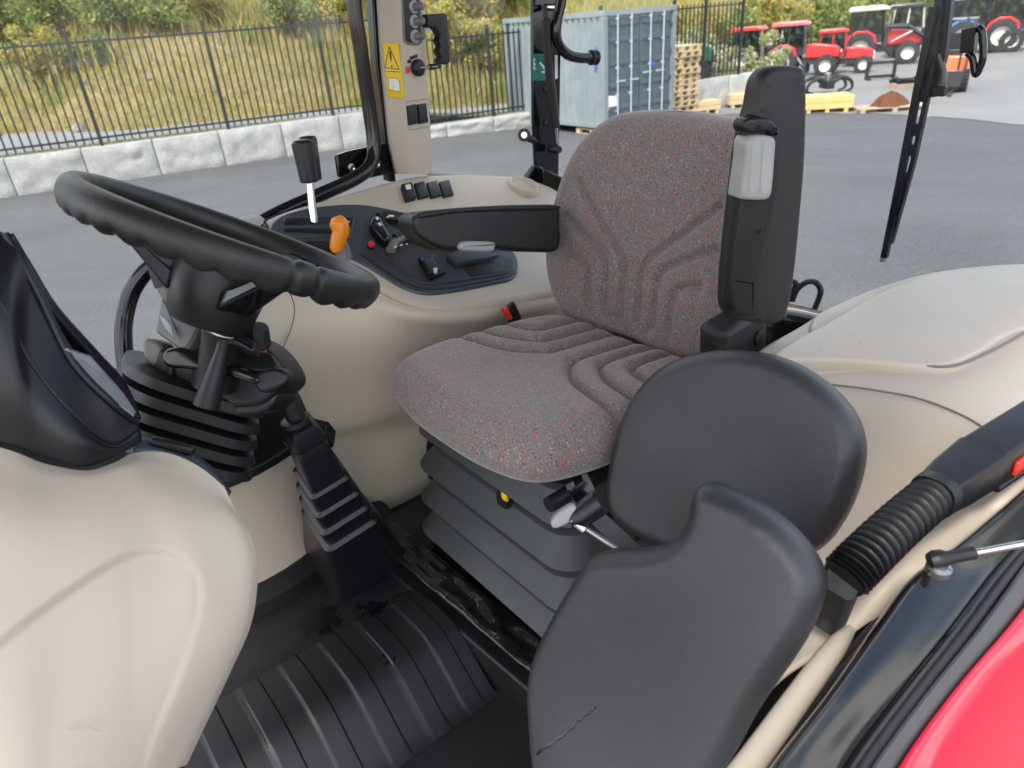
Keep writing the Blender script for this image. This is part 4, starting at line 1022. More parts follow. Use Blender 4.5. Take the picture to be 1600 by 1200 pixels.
# pedal just visible at the panel edge
MB().box(Pz(376, 1018, FLOOR+.02), (BV, nrm(RV+.4*ZV), nrm(ZV-.4*RV)), (.05, .05, .012)).ob('pedal_pad', m_gloss, cab, bevel=.003)

# ---- pillars and window frames on the far side
def strip(name, pxl, l, thick, mat, parent, smooth=True):
    """solid with pixel outline at lateral plane l, extruded outward"""
    a = [Pl(x, y, l) for x, y in pxl]
    return loft(name, [a, [q+RV*thick for q in a]], mat, parent, smooth, mods=[('BEVEL', dict(width=.003, segments=2, limit_method='ANGLE'))])
def pil(y, xs, ls): return [Pl(x, y, l) for x, l in zip(xs, ls)]
loops = []
for y, a, c, d in ((-160, 568, 601, 652), (0, 588, 622, 661), (100, 594, 628, 665), (190, 603, 633, 670), (206, 605, 634, 671), (235, 608, 640, 672), (262, 614, 643, 672), (272, 618, 645, 671)):
    w = (d-c)*.16
    loops.append([Pl(a, y, 1.53), Pl(a+3, y, 1.505), Pl(c-5, y, 1.478), Pl(c, y, 1.472), Pl(c+5, y, 1.470), Pl(d-4, y, 1.478), Pl(d, y, 1.49), Pl(d+2, y, 1.55), Pl(a+3, y, 1.56)])
pillar = loft('beige_pillar', loops, m_beige_d, cab)
strip('pillar_seal', [(573, -150), (590, -150), (600, 100), (612, 200), (619, 284), (608, 284), (601, 200), (588, 100)], 1.535, .03, m_gloss, cab)
# faces of the pillar for switches and stickers
def face_fr(a, b, c):
    n = nrm(np.cross(b-a, c-a)); n = n if n@(CC-a) > 0 else -n
    return frame(a, b-a, n)
rf = face_fr(Pl(627, 100, 1.4695), Pl(661, 100, 1.4775), Pl(636, 190, 1.4695))
lf = face_fr(Pl(596, 100, 1.505), Pl(622, 100, 1.4775), Pl(605, 190, 1.505))
pan = plate('heater_panel', [(627, -30), (657, -30), (661, 66), (655, 71), (638, 70), (631, 64)], rf, .004, m_mgrey, pillar, r=.002)
plate('heater_panel_face', [(629, -28), (654, -28), (658, 63), (654, 67), (638, 66), (634, 62)], rf, .005, m_drub, pan, r=.001)
kn = nrm(rf[3]*.8+BV*.3)
for x, y in ((644, -14), (644, 11), (645, 34), (646, 57)):
    c = Pp(x, y, *[rf[0], rf[3]])
    k_ = lathe('heater_dial', [(.0135, .004), (.0135, .007), (.012, .008)], c, rf[3], m_grey, pan, 20)
    lathe('heater_knob', [(.0085, .007), (.0075, .027), (.006, .029), (0, .029)], c, kn, m_mgrey, k_, 14)
st = plate('warning_sticker', [(598, 67), (622, 68), (632, 154), (606, 151)], lf, .0035, m_yel, pillar, r=.0003)
def mark(name, pts, h, mat, par, fr): return obj(name, [W2(fr, q, h) for q in pix2(fr, pts)], [tuple(range(len(pts)))], mat, par)
def outline_mark(name, pts, w, h, mat, par, fr):
    P = [W2(fr, q, h) for q in pix2(fr, pts)]; mb = MB()
    for a, b in zip(P, P[1:]+P[:1]):
        mb.box((a+b)/2, (nrm(b-a), nrm(np.cross(fr[3], b-a)), fr[3]), (np.linalg.norm(b-a)+w, w, .0004))
    return mb.ob(name, mat, par)
outline_mark('warning_triangle', [(609, 73), (602, 106), (624.5, 108)], .0016, .0040, m_drub, st, lf)
mark('exclamation_bar', [(609, 80), (612, 81), (612.5, 90), (612, 98), (610, 90)], .0042, m_drub, st, lf)
mark('exclamation_dot', [(611.5, 102), (614, 102), (614, 105), (612, 105)], .0042, m_drub, st, lf)
mark('sticker_divider', [(603, 110.5), (626, 112), (626.2, 113), (603.2, 111.5)], .0042, m_drub, st, lf)
mark('book_page', [(607.5, 121), (613.5, 122), (615, 140), (609, 139)], .0042, m_white, st, lf)
mark('book_page', [(614, 122), (620, 122), (625, 127), (626, 143), (616, 141)], .0042, m_white, st, lf)
outline_mark('book_outline', [(607.5, 121), (613.7, 122), (620, 122), (625, 127), (626, 144), (609, 141)], .0007, .0044, m_drub, st, lf)
# ignition switch
c = Pp(651, 106, rf[0], rf[3])
ig = lathe('key_switch', [(.018, .002), (.018, .010), (.014, .014), (.010, .015), (0, .015)], c, rf[3], m_drub, pillar, 24)
tube('key_shaft', [c+rf[3]*.012, c+kn*.045+BV*.012], .0035, m_steel, ig, 10)
tube('ignition_key', [c+kn*.030+BV*.004, c+kn*.034+BV*.022, c+kn*.034+BV*.030], [.007, .006, .004], m_drub, ig, 10)
plate('key_position_mark', [(635, 104), (641, 104), (641, 114), (635, 114)], rf, .0035, m_redpl, pillar, r=.0005)
for (x, y) in ((640, 96), (644, 90), (650, 88)):
    plate('key_position_mark', [(x-2.5, y-2), (x+2.5, y-3), (x+3, y+2), (x-2, y+3)], rf, .0035, m_drub, pillar, r=.0004)
outline_mark('switch_recess', [(634, 159), (668, 154), (671, 197), (640, 203)], .0009, .0030, m_mgrey, pillar, rf)
for x in (639, 655): plate('pillar_rocker', [(x-1, 166-(x-639)*.15), (x+12, 163-(x-639)*.1), (x+15, 193-(x-639)*.1), (x+2, 196-(x-639)*.15)], rf, .008, m_drub, pillar, r=.003)

# rear side post, black, with its stickers, strut and grab tube
post = strip('black_post', [(832, -100), (878, -100), (877, 60), (875, 180), (873, 285), (838, 300), (833, 180), (832, 60)], 1.50, .010, m_gloss, cab)
pfr = frame(Pl(850, 100, 1.4995), BV, -RV)
sg = plate('exit_sticker', [(832.5, 84), (856, 84), (857, 126), (833, 126)], pfr, .001, m_teal, post, r=.0002)
mark('exit_letter', [(833, 91), (836, 91), (836, 94), (834.5, 94), (834.5, 99), (836, 99), (836, 102), (834.5, 102), (834.5, 106), (836, 106), (836, 109), (833, 109)], .0016, m_white, sg, pfr)
mark('exit_arrow', [(841.5, 98), (844, 96), (852, 106), (852.5, 101), (855, 101.5), (855.5, 114.5), (846, 114), (845.5, 111), (851, 111)], .0016, m_white, sg, pfr)
mark('white_sticker', [(866, 86), (871, 86), (871, 122), (867, 124)], .0011, m_white, post, pfr)
for y in (140, 192):
    lathe('plug', [(.0065, .0), (.0065, .002), (.005, .003), (0, .003)], Pl(852, y, 1.4995), -RV, m_soft, post, 16)
tube('gas_strut', [Pl(851, 8, 1.45), Pl(852, 28, 1.45), Pl(853, 30, 1.45), Pl(858, 110, 1.455), Pl(869, 198, 1.46), Pl(869, 200, 1.46)], [.007, .007, .0115, .0115, .0115, .006], m_black, post, 12)
tube('strut_rod', [Pl(869, 199, 1.46), Pl(872, 232, 1.46)], .005, m_steel, post, 10)
lathe('strut_joint', [(.010, -.02), (.012, -.01), (.012, .01), (.009, .02)], Pl(867, 233, 1.465), -RV, m_black, post, 14)
tube('grab_tube', [Pl(884, -60, 1.44), Pl(877, 0, 1.44), Pl(869, 40, 1.44), Pl(872, 66, 1.44), Pl(886, 84, 1.44), Pl(905, 90, 1.44), Pl(926, 90, 1.44)], .0135, m_gloss, post, 16, spl=8)
lathe('tube_cap', [(.014, -.012), (.019, -.01), (.019, -.004), (.016, -.002), (.016, .002), (.019, .004), (.019, .010), (.012, .014), (0, .014)], Pl(927, 90, 1.44), nrm(Pl(930, 90, 1.44)-Pl(920, 90, 1.44)), m_drub, post, 20)
tube('tube_mount', [Pl(852, 11, 1.49), Pl(872, 12, 1.445)], .008, m_chrome, post, 12)
tube('side_bumper', [Pl(819, 211, 1.49), Pl(819, 211, 1.515)], .017, m_drub, post, 18)
tube('bumper_bolt', [Pl(819, 211, 1.482), Pl(819, 211, 1.492)], .008, m_chrome, post, 12)
tube('bumper_bracket', [Pl(820, 213, 1.505), Pl(840, 222, 1.51)], .010, m_black, post, 8)
MB().box(Pl(866, 288, 1.44), (nrm(BV*.8-ZV*.5-RV*.3), nrm(RV+.3*BV), ZV), (.085, .03, .06)).ob('post_bracket', m_gloss, post, bevel=.004)
strip('post_foot', [(818, 285), (838, 258), (850, 262), (852, 300), (822, 300)], 1.475, .02, m_gloss, post)

# front door tube frame and hinge
tube('door_frame_tube', [Pl(545, -160, 1.52), Pl(553, 0, 1.52), Pl(564, 80, 1.52), Pl(577, 170, 1.52), Pl(584, 228, 1.515), Pl(578, 258, 1.505), Pl(556, 278, 1.49), Pl(500, 304, 1.47), Pl(430, 336, 1.45), Pl(370, 372, 1.42), Pl(330, 400, 1.40)], .0165, m_gloss, cab, 18, spl=8)
hb = strip('hinge_plate', [(526, 243), (545, 236), (575, 230), (612, 222), (616, 270), (580, 278), (540, 284), (530, 276)], 1.535, .015, m_gloss, cab)
for x, y in ((549, 262), (588, 256)):
    w_ = lathe('bolt_washer', [(.0095, 0), (.0095, .004), (.007, .005)], Pl(x, y, 1.534), -RV, m_steel, hb, 20)
    lathe('bolt_head', [(.006, .004), (.006, .010), (.004, .010), (.004, .006), (0, .006)], Pl(x, y, 1.534), -RV, m_chrome, w_, 12)
# handrail tube at the steps beyond the column
tube('step_handrail', [Pd(300, 398, 1.32), Pd(262, 404, 1.31), Pd(232, 420, 1.31), Pd(208, 452, 1.31), Pd(196, 490, 1.31), Pd(193, 530, 1.31), Pd(200, 600, 1.32), Pd(212, 700, 1.34)], .0158, m_gloss, cab, 18, spl=8)

# door handle of the far door
hd = tube('door_latch_boss', [Pl(668, 36, 1.53), Pl(668, 36, 1.49)], .017, m_steel, cab, 18)
MB().box(Pl(678, 33, 1.482), (BV, RV, ZV), (.05, .022, .024)).ob('latch_body', m_drub, hd, bevel=.003)
hn = plate('door_handle', [(668, 22), (695, 20), (700, 24), (704, 97), (699, 101), (690, 100), (687, 96), (690, 88), (686, 80), (689, 72), (685, 64), (688, 56), (684, 48), (680, 43), (668, 42)], frame(Pl(690, 60, 1.475), BV, -RV), .012, m_black, hd, r=.004, down=.012)

# outer red rear fender edge seen through the far glass
sheet('far_fender', [[Pl(690, 287, 1.60), Pl(760, 276, 1.63), Pl(830, 276, 1.66), Pl(905, 283, 1.7)], [Pl(690, 291, 1.60), Pl(760, 283, 1.60), Pl(830, 287, 1.6), Pl(905, 297, 1.6)], [Pl(690, 330, 1.60), Pl(760, 330, 1.60), Pl(830, 330, 1.6), Pl(905, 330, 1.6)]], m_red, cab, .004)
rl_ = tube('glass_rail', [Pl(668, 271, 1.53), Pl(720, 274, 1.53), Pl(790, 279, 1.53), Pl(838, 284, 1.53)], .005, m_grey, cab, 8, spl=4)
# panes
def pane(name, pts, l, par=cab):
    a = [Pl(x, y, l) for x, y in pts]
    return obj(name, a, [tuple(range(len(a)))], m_glass, par, False)
pane('front_side_glass', [(-300, -200), (548, -160), (556, 0), (580, 170), (584, 240), (560, 275), (420, 340), (330, 400), (200, 640), (60, 700), (-300, 700)], 1.545)
pane('door_glass', [(672, -160), (835, -160), (835, 60), (836, 282), (790, 279), (720, 274), (673, 271)], 1.543)
# rear window with its frame below, and the wiper on it
RWB = 1.62
def Pr(x, y, d=0): return Pb(x, y, RWB+d)
a = [Pr(900, -250), Pr(1900, -350), Pr(1900, 620), Pr(1180, 620), Pr(905, 600)]
obj('rear_glass', a, [tuple(range(len(a)))], m_glass, cab, False)
rows = [[Pb(1180, 470, 1.5), Pb(1230, 474, 1.5), Pb(1285, 486, 1.5), Pb(1340, 500, 1.5)], [Pb(1180, 484, 1.42), Pb(1230, 490, 1.42), Pb(1285, 503, 1.42), Pb(1340, 520, 1.42)], [Pb(1180, 530, 1.38), Pb(1230, 540, 1.38), Pb(1285, 560, 1.38), Pb(1340, 580, 1.38)], [Pb(1180, 640, 1.3), Pb(1230, 640, 1.3), Pb(1285, 640, 1.3), Pb(1340, 640, 1.3)]]
sheet('rear_window_ledge', rows, m_gloss, cab, .01)

# ---- cab roof over the interior, with its lining (above the picture)
rz = 1.30+1.66
rp = [T(-.14, -1.0, rz), T(-.14, 1.74, rz), T(1.64, 1.74, rz), T(1.64, -1.0, rz)]
rf_ = loft('cab_roof', [[q+ZV*.02 for q in rp], [q+ZV*.16 for q in rp]], m_red, cab, mods=[('BEVEL', dict(width=.04, segments=4))])
loft('roof_lining', [[q for q in rp], [q+ZV*.018 for q in rp]], m_beige, rf_)

# ---- printed white symbols on the console
def sym(pts, h): 
    fr = (cfr[0]+cn*h, cfr[1], cfr[2], cfr[3]); return obj('printed_symbol', [W2(fr, q, 0) for q in pix2(fr, pts)], [tuple(range(len(pts)))], m_white, insert)
sym([(616, 386), (620, 383), (621, 385), (617, 388)], .0275); sym([(624, 382.5), (629, 381), (630, 383), (625, 384.5)], .0275)
sym([(634, 380.5), (637, 380), (637.5, 382), (634.5, 382.5)], .0275); sym([(543, 345), (546, 345), (546, 348), (543, 348)], .0112)
sym([(586, 340), (590, 338), (593, 342), (589, 344)], .0312); sym([(590, 349), (594, 347), (597, 351), (593, 353)], .0312)
sym([(604, 338), (608, 338), (608, 340), (604, 340)], .0175)
# ---- left fender, storage lid, door sill and the red outer fender
zf = 1.86+OZ
hfr = frame(Pz(1400, 520, zf), BV, nrm(ZV-.04*RV))
lid = pad('storage_lid', [(1208, 556), (1218, 538), (1290, 500), (1345, 468), (1400, 442), (1460, 424), (1530, 416), (1600, 424), (1700, 450), (1760, 480), (1600, 512), (1540, 545), (1490, 566), (1430, 566), (1330, 557), (1260, 556)], (hfr[0]+hfr[3]*.018, hfr[1], hfr[2], hfr[3]), m_beige, cab, r=.015, thick=.05, dish=-.012, dw=.10, step=.007)
plate('fender_top', [(1170, 585), (1180, 545), (1246, 508), (1300, 474), (1400, 436), (1500, 416), (1640, 410), (1800, 440), (1800, 520), (1600, 540), (1500, 575), (1400, 578)], frame(Pz(1400, 520, zf-.006), BV, ZV), .004, m_beige, cab, r=.014, spl=6, down=.2, rnd=10)
lid2 = plate('fender_bump', [(1264, 512), (1274, 490), (1306, 474), (1340, 467), (1362, 470), (1350, 486), (1310, 508), (1284, 522)], frame(Pz(1300, 500, zf-.004), BV, ZV), .010, m_beige, cab, r=.010, spl=6, down=.05)
rows = [
 [Pz(1080, 560, zf+.0), Pz(1180, 558, zf), Pz(1260, 560, zf), Pz(1340, 562, zf), Pz(1430, 570, zf), Pz(1500, 566, zf), Pz(1600, 514, zf), Pz(1760, 440, zf)],
 [Pz(1080, 575, zf-.012), Pz(1180, 572, zf-.006), Pz(1260, 574, zf-.004), Pz(1340, 578, zf-.004), Pz(1430, 588, zf-.004), Pz(1510, 586, zf-.004), Pz(1625, 545, zf-.004), Pz(1800, 480, zf-.004)],
 [Pz(1080, 620, zf-.03), Pz(1180, 615, zf-.02), Pz(1280, 612, zf-.012), Pz(1370, 622, zf-.01), Pz(1450, 645, zf-.010), Pz(1540, 670, zf-.008), Pz(1660, 660, zf-.006), Pz(1850, 640, zf-.006)],
 [Pz(1080, 700, zf-.05), Pz(1180, 700, zf-.045), Pz(1290, 700, zf-.04), Pz(1380, 705, zf-.035), Pz(1460, 720, zf-.03), Pz(1540, 740, zf-.03), Pz(1680, 760, zf-.02), Pz(1900, 770, zf-.02)],
 [Pz(1080, 830, zf-.11), Pz(1180, 820, zf-.10), Pz(1270, 815, zf-.085), Pz(1350, 810, zf-.08), Pz(1430, 800, zf-.07), Pz(1500, 800, zf-.06), Pz(1600, 800, zf-.05), Pz(1900, 800, zf-.04)],
 [Pz(1080, 980, zf-.17), Pz(1180, 950, zf-.16), Pz(1260, 930, zf-.135), Pz(1330, 915, zf-.12), Pz(1390, 890, zf-.10), Pz(1460, 880, zf-.09), Pz(1560, 870, zf-.08), Pz(1900, 860, zf-.07)],
 [Pz(1080, 1200, zf-.24), Pz(1150, 1130, zf-.22), Pz(1220, 1060, zf-.18), Pz(1300, 1010, zf-.15), Pz(1380, 960, zf-.13), Pz(1460, 930, zf-.12), Pz(1560, 920, zf-.11), Pz(1900, 900, zf-.10)]]
fend = sheet('fender_trim', rows, m_beige, cab, .005, 8, 8)
tube('trim_joint', [Pz(1200, 598, zf-.008), Pz(1250, 599, zf-.006), Pz(1300, 601, zf-.005), Pz(1370, 610, zf-.0045), Pz(1440, 624, zf-.005), Pz(1510, 652, zf-.0055), Pz(1560, 685, zf-.006), Pz(1590, 705, zf-.006)], .0014, m_mgrey, fend, 6, spl=6)
tube('lid_joint', [Pz(1206, 561, zf+.007), Pz(1260, 560, zf+.007), Pz(1340, 562, zf+.007), Pz(1430, 571, zf+.007), Pz(1492, 571, zf+.007), Pz(1545, 550, zf+.007), Pz(1605, 517, zf+.007)], .0022, m_mgrey, lid, 8, spl=6)
# beige edge bar below
tube('sill_trim', [Pz(1120, 1260, zf-.03), Pz(1175, 1190, zf-.03), Pz(1240, 1100, zf-.03), Pz(1300, 1018, zf-.03), Pz(1328, 984, zf-.035)], [.0108, .0108, .0105, .0095, .005], m_beige_d, cab, 16, spl=6)
# sill
zs = 1.868+OZ; zr = zs-.04
Le = [(1150, 1290), (1205, 1200), (1290, 1090), (1365, 985), (1425, 905), (1490, 858), (1560, 800), (1640, 730), (1760, 630)]
Re = [(1290, 1290), (1335, 1200), (1420, 1085), (1500, 985), (1552, 915), (1590, 868), (1640, 812), (1720, 735), (1840, 630)]
def edge(E, z, dx=0): return [Pz(x+dx, y+dx*.45, z) for x, y in E]
sill_rows = [edge(Le, zs-.05, -4), edge(Le, zs-.004), [(a*.8+b*.2)+ZV*.003 for a, b in zip(edge(Le, zs), edge(Re, zr))], [(a*.4+b*.6)+ZV*.004 for a, b in zip(edge(Le, zs), edge(Re, zr))], edge(Re, zr), edge(Re, zr-.03, 3)]
sill = sheet('door_sill', sill_rows, m_gloss, cab, .006, 6, 4)
def mid(k, z): return [(a*(1-k)+b*k)+ZV*z for a, b in zip(edge(Le, zs), edge(Re, zr))]
tube('sill_bead', mid(.94, .004), .0042, m_gloss, sill, 10, spl=5)
tube('seal_lip', mid(1.06, .002), .0055, m_drub, sill, 10, spl=5)
tube('seal_lip', mid(1.20, -.003), .0035, m_gloss, sill, 10, spl=5)
sheet('rubber_flange', [mid(1.12, -.012), mid(1.24, .001), mid(1.40, .003), mid(1.52, .002), mid(1.57, -.012)], plastic('sill_rubber', (.055, .057, .062), .5, 700, .3), cab, .004, 5, 3)
# red fender
rows = [mid(1.55, -.012), mid(1.62, .006), mid(1.9, .012), mid(2.4, .008), mid(3.2, -.03), mid(4.2, -.12), mid(5., -.25)]
sheet('red_fender', rows, m_red, cab, .004, 6, 6)
# gas strut on the sill
bj = Pz(1466, 890, zs+.004)
gs_ = lathe('strut_stud', [(.011, -.003), (.011, .003), (.007, .005), (.007, .009)], bj, ZV, m_steel, cab, 20)
top = Pz(1466, 874, zs+.014)
sa = nrm(Pd(1640, 842, (top-CC)@f0-.01)-top)
lathe('strut_end', [(.0, -.009), (.007, -.008), (.009, -.003), (.0085, .004), (.006, .009), (.006, .032), (.0045, .033)], top, sa, m_black, gs_, 18)
tube('gas_strut_rod', [top+sa*.031, top+sa*.30], .0034, m_chrome, gs_, 12)

# ---- corrugated hose with black connector housing on the fender
H0, H1 = Pz(1318, 925, zs+.012), Pz(1462, 772, zs+.02)
hose = thing('corrugated_hose', H0, 'black corrugated rubber hose running into a black connector housing on the fender', 'hose')
path = cr([Pz(1318, 905, zs+.008), Pz(1350, 872, zs+.018), Pz(1400, 824, zs+.02), Pz(1452, 779, zs+.018)], 56)
rad = [.0185+.0042*math.cos(2*math.pi*i/len(path)*17)-(.003 if i < 6 else 0) for i in range(len(path))]
tube('bellows_hose', path, rad, m_drub, hose, 26, smooth=70)
ha = nrm(Pz(1480, 760, zs+.02)-Pz(1440, 790, zs+.02)); hx = nrm(np.cross(ha, ZV)); hy = np.cross(hx, ha)
def sec(c, w, h, r=.008): return [V(c)+hx*x+hy*y for x, y in rrect(w, h, min(r, w/2.2, h/2.2), 4)]
c0 = Pz(1456, 776, zs+.018)
loft('hose_collar', [sec(c0-ha*.002, 0.0448, 0.0448, 0.0179), sec(c0+ha*.012, 0.0466, 0.0448, 0.0179), sec(c0+ha*.014, 0.0412, 0.0394, 0.0161)], m_drub, hose)
c1 = Pz(1530, 722, zs+.022); c2 = Pz(1640, 652, zs+.018)
loft('connector_sleeve', [sec(c0+ha*.010, 0.0376, 0.0376, .0045), sec(c0*.6+c1*.4, 0.0448, 0.0394, .0045), sec(c1, 0.0502, 0.0430, .0045), sec(c1+ha*.001, 0.0448, 0.0376, .0045)], m_black, hose)
loft('connector_body', [sec(c1-ha*.004, 0.0430, 0.0394, .0045), sec(c1+ha*.004, 0.0466, 0.0430, .0045), sec(c2, 0.0484, 0.0448, .0045)], m_black, hose)
loft('connector_lip', [sec(c1-ha*.003-hy*.022, 0.0538, 0.0072, 0.0027), sec(c2-hy*.022, 0.0538, 0.0072, 0.0027)], m_drub, hose)
for k in (.25, .62): MB().box(c1*(1-k)+c2*k+hx*.025-hy*.005, (ha, hx, hy), (.034, .005, .018)).ob('red_clip', m_redpl, hose, bevel=.002)
c3 = Pz(1316, 915, zs+.0)
dn = nrm(Pz(1300, 965, zs-.10)-path[0])
dx_ = nrm(np.cross(dn, RV)); dy_ = np.cross(dn, dx_)
def sec2(c, w): return [V(c)+dx_*x+dy_*y for x, y in rrect(w, w, w*.2, 3)]
loft('lower_socket', [sec2(path[0]+dn*.002, .030), sec2(path[0]+dn*.06, .028), sec2(path[0]+dn*.14, .026)], m_drub, hose)

# ================================================================== SEAT
SL = .82
seat = thing('operator_seat', T(SL, .70, 1.40), 'operator seat with grey pink-flecked fabric on grey rubber suspension bellows', 'seat')
def groove_field(P, lines, w):
    d = np.full(len(P), 1e9)
    for L in lines:
        L = [V(q) for q in cr([(*q, 0) for q in L], 6)]
        for a, b in zip(L, L[1:]): d = np.minimum(d, pseg(P, a[:2], b[:2]))
    return d
def cushion(name, outline, fr, R, thick, crown, lines, gd, gw, mat, parent, extra=None, rings=80, seg=260):
    O = resample(cr([(*q, 0) for q in outline], 10, True), seg)[:, :2]; c = O.mean(0); loops = []
    mean_r = np.linalg.norm(O-c, axis=1)
    flat = []
    S = 1-np.linspace(0, 1, rings)**1.25*.985
    for s in S: flat.append(c+(O-c)*s)
    hs = []
    for s, P in zip(S, flat):
        e = (1-s)*mean_r; k = np.clip((R-e)/R, 0, 1)
        z = -R*(1-np.sqrt(np.maximum(0, 1-k**2)))*.9
        z = z + crown*(1-s**2)
        if lines:
            d = groove_field(P, lines, gw); z = z - gd*np.exp(-(d/gw)**2)*np.clip(e/.04, 0, 1)
        if extra is not None: z = z + extra(P)
        hs.append(z)
    loops.append([W2(fr, q, -thick) for q in c+(O-c)*.86])
    loops.append([W2(fr, q, -thick*.92) for q in c+(O-c)*.95])
    loops.append([W2(fr, q, -thick*.75) for q in c+(O-c)*.985])
    for P, z in zip(flat, hs): loops.append([W2(fr, q, h) for q, h in zip(P, z)])
    return loft(name, loops, mat, parent, 80)
tilt = math.radians(3)
cfr2 = frame(T(SL, .70, 1.83), RV, nrm(ZV-BV*math.sin(tilt)*-1))
sfr = (T(SL, .70, 1.825), RV, nrm(BV-ZV*.07), nrm(ZV+BV*.07))
out = [(x*.955-.008, y) for x, y in [(-.235, .10), (-.243, -.02), (-.238, -.12), (-.205, -.205), (-.12, -.238), (0, -.245), (.12, -.238), (.205, -.205), (.238, -.12), (.243, -.02), (.235, .10), (.205, .19), (.12, .225), (0, .23), (-.12, .225), (-.205, .19)]]
gl = []
for s in (-1, 1):
    gl.append([(s*.028, .20), (s*.028, .05), (s*.038, .02), (s*.10, -.03), (s*.225, -.06)])
    gl.append([(s*.072, .20), (s*.072, .075), (s*.085, .045), (s*.14, .01), (s*.225, -.005)])
    gl.append([(s*.118, .19), (s*.118, .10), (s*.13, .075), (s*.17, .06), (s*.22, .055)])
def dishc(P): return -.016*np.exp(-((P[:, 0])/.15)**2)*np.clip((P[:, 1]+.23)/.2, 0, 1)
cushion('seat_cushion', out, sfr, .055, .085, .012, gl, .0145, .0085, m_fab, seat, dishc)
bn = nrm(-BV*math.cos(math.radians(13))+ZV*math.sin(math.radians(13)))
bfr = frame(T(SL+.020, .905, 1.775), RV, bn); bfr = (bfr[0], bfr[1], bfr[2] if bfr[2][2] > 0 else -bfr[2], bfr[3])
out = [(x*1.17, y) for x, y in [(0, -.032), (.10, -.026), (.168, .008), (.207, .07), (.222, .15), (.222, .22), (.208, .30), (.178, .365), (.125, .415), (.06, .432), (0, .435), (-.06, .432), (-.125, .42), (-.178, .385), (-.208, .31), (-.222, .22), (-.222, .15), (-.207, .07), (-.168, .008), (-.10, -.026)]]
gl = []
for s in (-1, 1):
    gl.append([(s*.165, .285), (s*.11, .235), (s*.05, .185), (s*.024, .155), (s*.022, .12), (s*.022, .045)])
    gl.append([(s*.18, .215), (s*.12, .185), (s*.078, .16), (s*.066, .135), (s*.064, .10), (s*.064, .05)])
    gl.append([(s*.165, .15), (s*.13, .14), (s*.112, .125), (s*.107, .10), (s*.107, .055)])
gl += [[(.022, .045), (.043, .036), (.064, .05)], [(-.022, .045), (-.043, .036), (-.064, .05)]]
def dishb(P): return -.028*np.exp(-((P[:, 0])/.13)**2)+.010*np.exp(-((P[:, 1]-.14)/.1)**2)
cushion('seat_backrest', out, bfr, .05, .07, .02, gl, .0145, .0080, m_fab, seat, dishb)
plate('backrest_shell', [(q[0]*.97, q[1]*.97+.005) for q in out], (bfr[0]-bn*.072, bfr[1], bfr[2], bn), .0, m_black, seat, r=.01, spl=6, down=.03, px=False)
MB().box(T(SL, .955, 1.735), (RV, nrm(BV), ZV), (.36, .07, .10)).ob('gap_filler', m_drub, seat, bevel=.01)  # added dark box that closes the bright gap between cushion and backrest
# hinge block at the near lower corner of the backrest
hgc = Pl(1146, 528, .585)
hg = MB().box(hgc, (RV, nrm(BV+.1*ZV), nrm(ZV-.1*BV)), (.055, .12, .09)).ob('recliner_cover', m_soft, seat, bevel=.014, seg=4)
lathe('recliner_cap', [(.013, 0), (.013, .003), (.010, .004), (0, .004)], hgc-RV*.028+BV*.028, -RV, m_black, hg, 20)
# folded-up near armrest
afr = frame(Pl(1190, 300, .525), BV, nrm(-RV*.92-BV*.39))
arm = pad('raised_armrest', [(1184, 165), (1190, 132), (1200, 113), (1218, 104), (1258, 105), (1268, 120), (1266, 240), (1257, 350), (1247, 440), (1236, 492), (1218, 510), (1176, 508), (1148, 499), (1140, 476), (1146, 400), (1158, 300), (1169, 220)], (afr[0]+afr[3]*.012, afr[1], afr[2], afr[3]), m_soft, seat, r=.018, thick=.022, dish=0)
plate('armrest_side_panel', [(1168, 190), (1196, 184), (1214, 194), (1220, 230), (1214, 310), (1200, 380), (1188, 440), (1192, 490), (1160, 494), (1142, 480), (1147, 400), (1160, 300)], afr, .016, m_black, arm, r=.006, spl=6)
plate('adjuster_bracket', [(1166, 188), (1196, 184), (1212, 192), (1216, 212), (1206, 212), (1200, 206), (1166, 208)], afr, .024, m_drub, arm, r=.005, spl=4)
plate('adjuster_recess', [(1170, 212), (1207, 212), (1212, 230), (1206, 314), (1160, 314)], afr, .0168, m_drub, arm, r=.001)
adj = plate('adjuster_grip', [(1172, 216), (1212, 215), (1213, 240), (1208, 300), (1200, 313), (1160, 312), (1158, 304), (1166, 250)], afr, .030, m_grey, arm, r=.006, spl=5, N=90, rnd=2)
for x0 in (1176, 1193): plate('grip_flute', [(x0, 226), (x0+6, 221), (x0+13, 226), (x0+9, 296), (x0+2, 303), (x0-5, 296)], afr, .0306, plastic('grip_flute_grey', (.36, .36, .35), .45, 600, .2), adj, r=.0003, spl=5, N=60)
for x, y in ((1168, 197), (1193, 200)): lathe('screw_hole', [(.0035, 0), (.0035, .0245), (0, .0245)], Pp(x, y, afr[0], afr[3]), afr[3], m_gloss, arm, 12)
lathe('screw_hole', [(.0036, 0), (.0036, .0165), (0, .0165)], Pp(1175, 357, afr[0], afr[3]), afr[3], m_gloss, arm, 12)
mark('panel_gap', [(1138, 433), (1167, 436.5), (1167, 438), (1138, 434.5)], .0167, m_gloss, arm, afr)
mark('panel_gap', [(1165.5, 438), (1167, 438), (1167, 478), (1165.8, 478)], .0167, m_gloss, arm, afr)
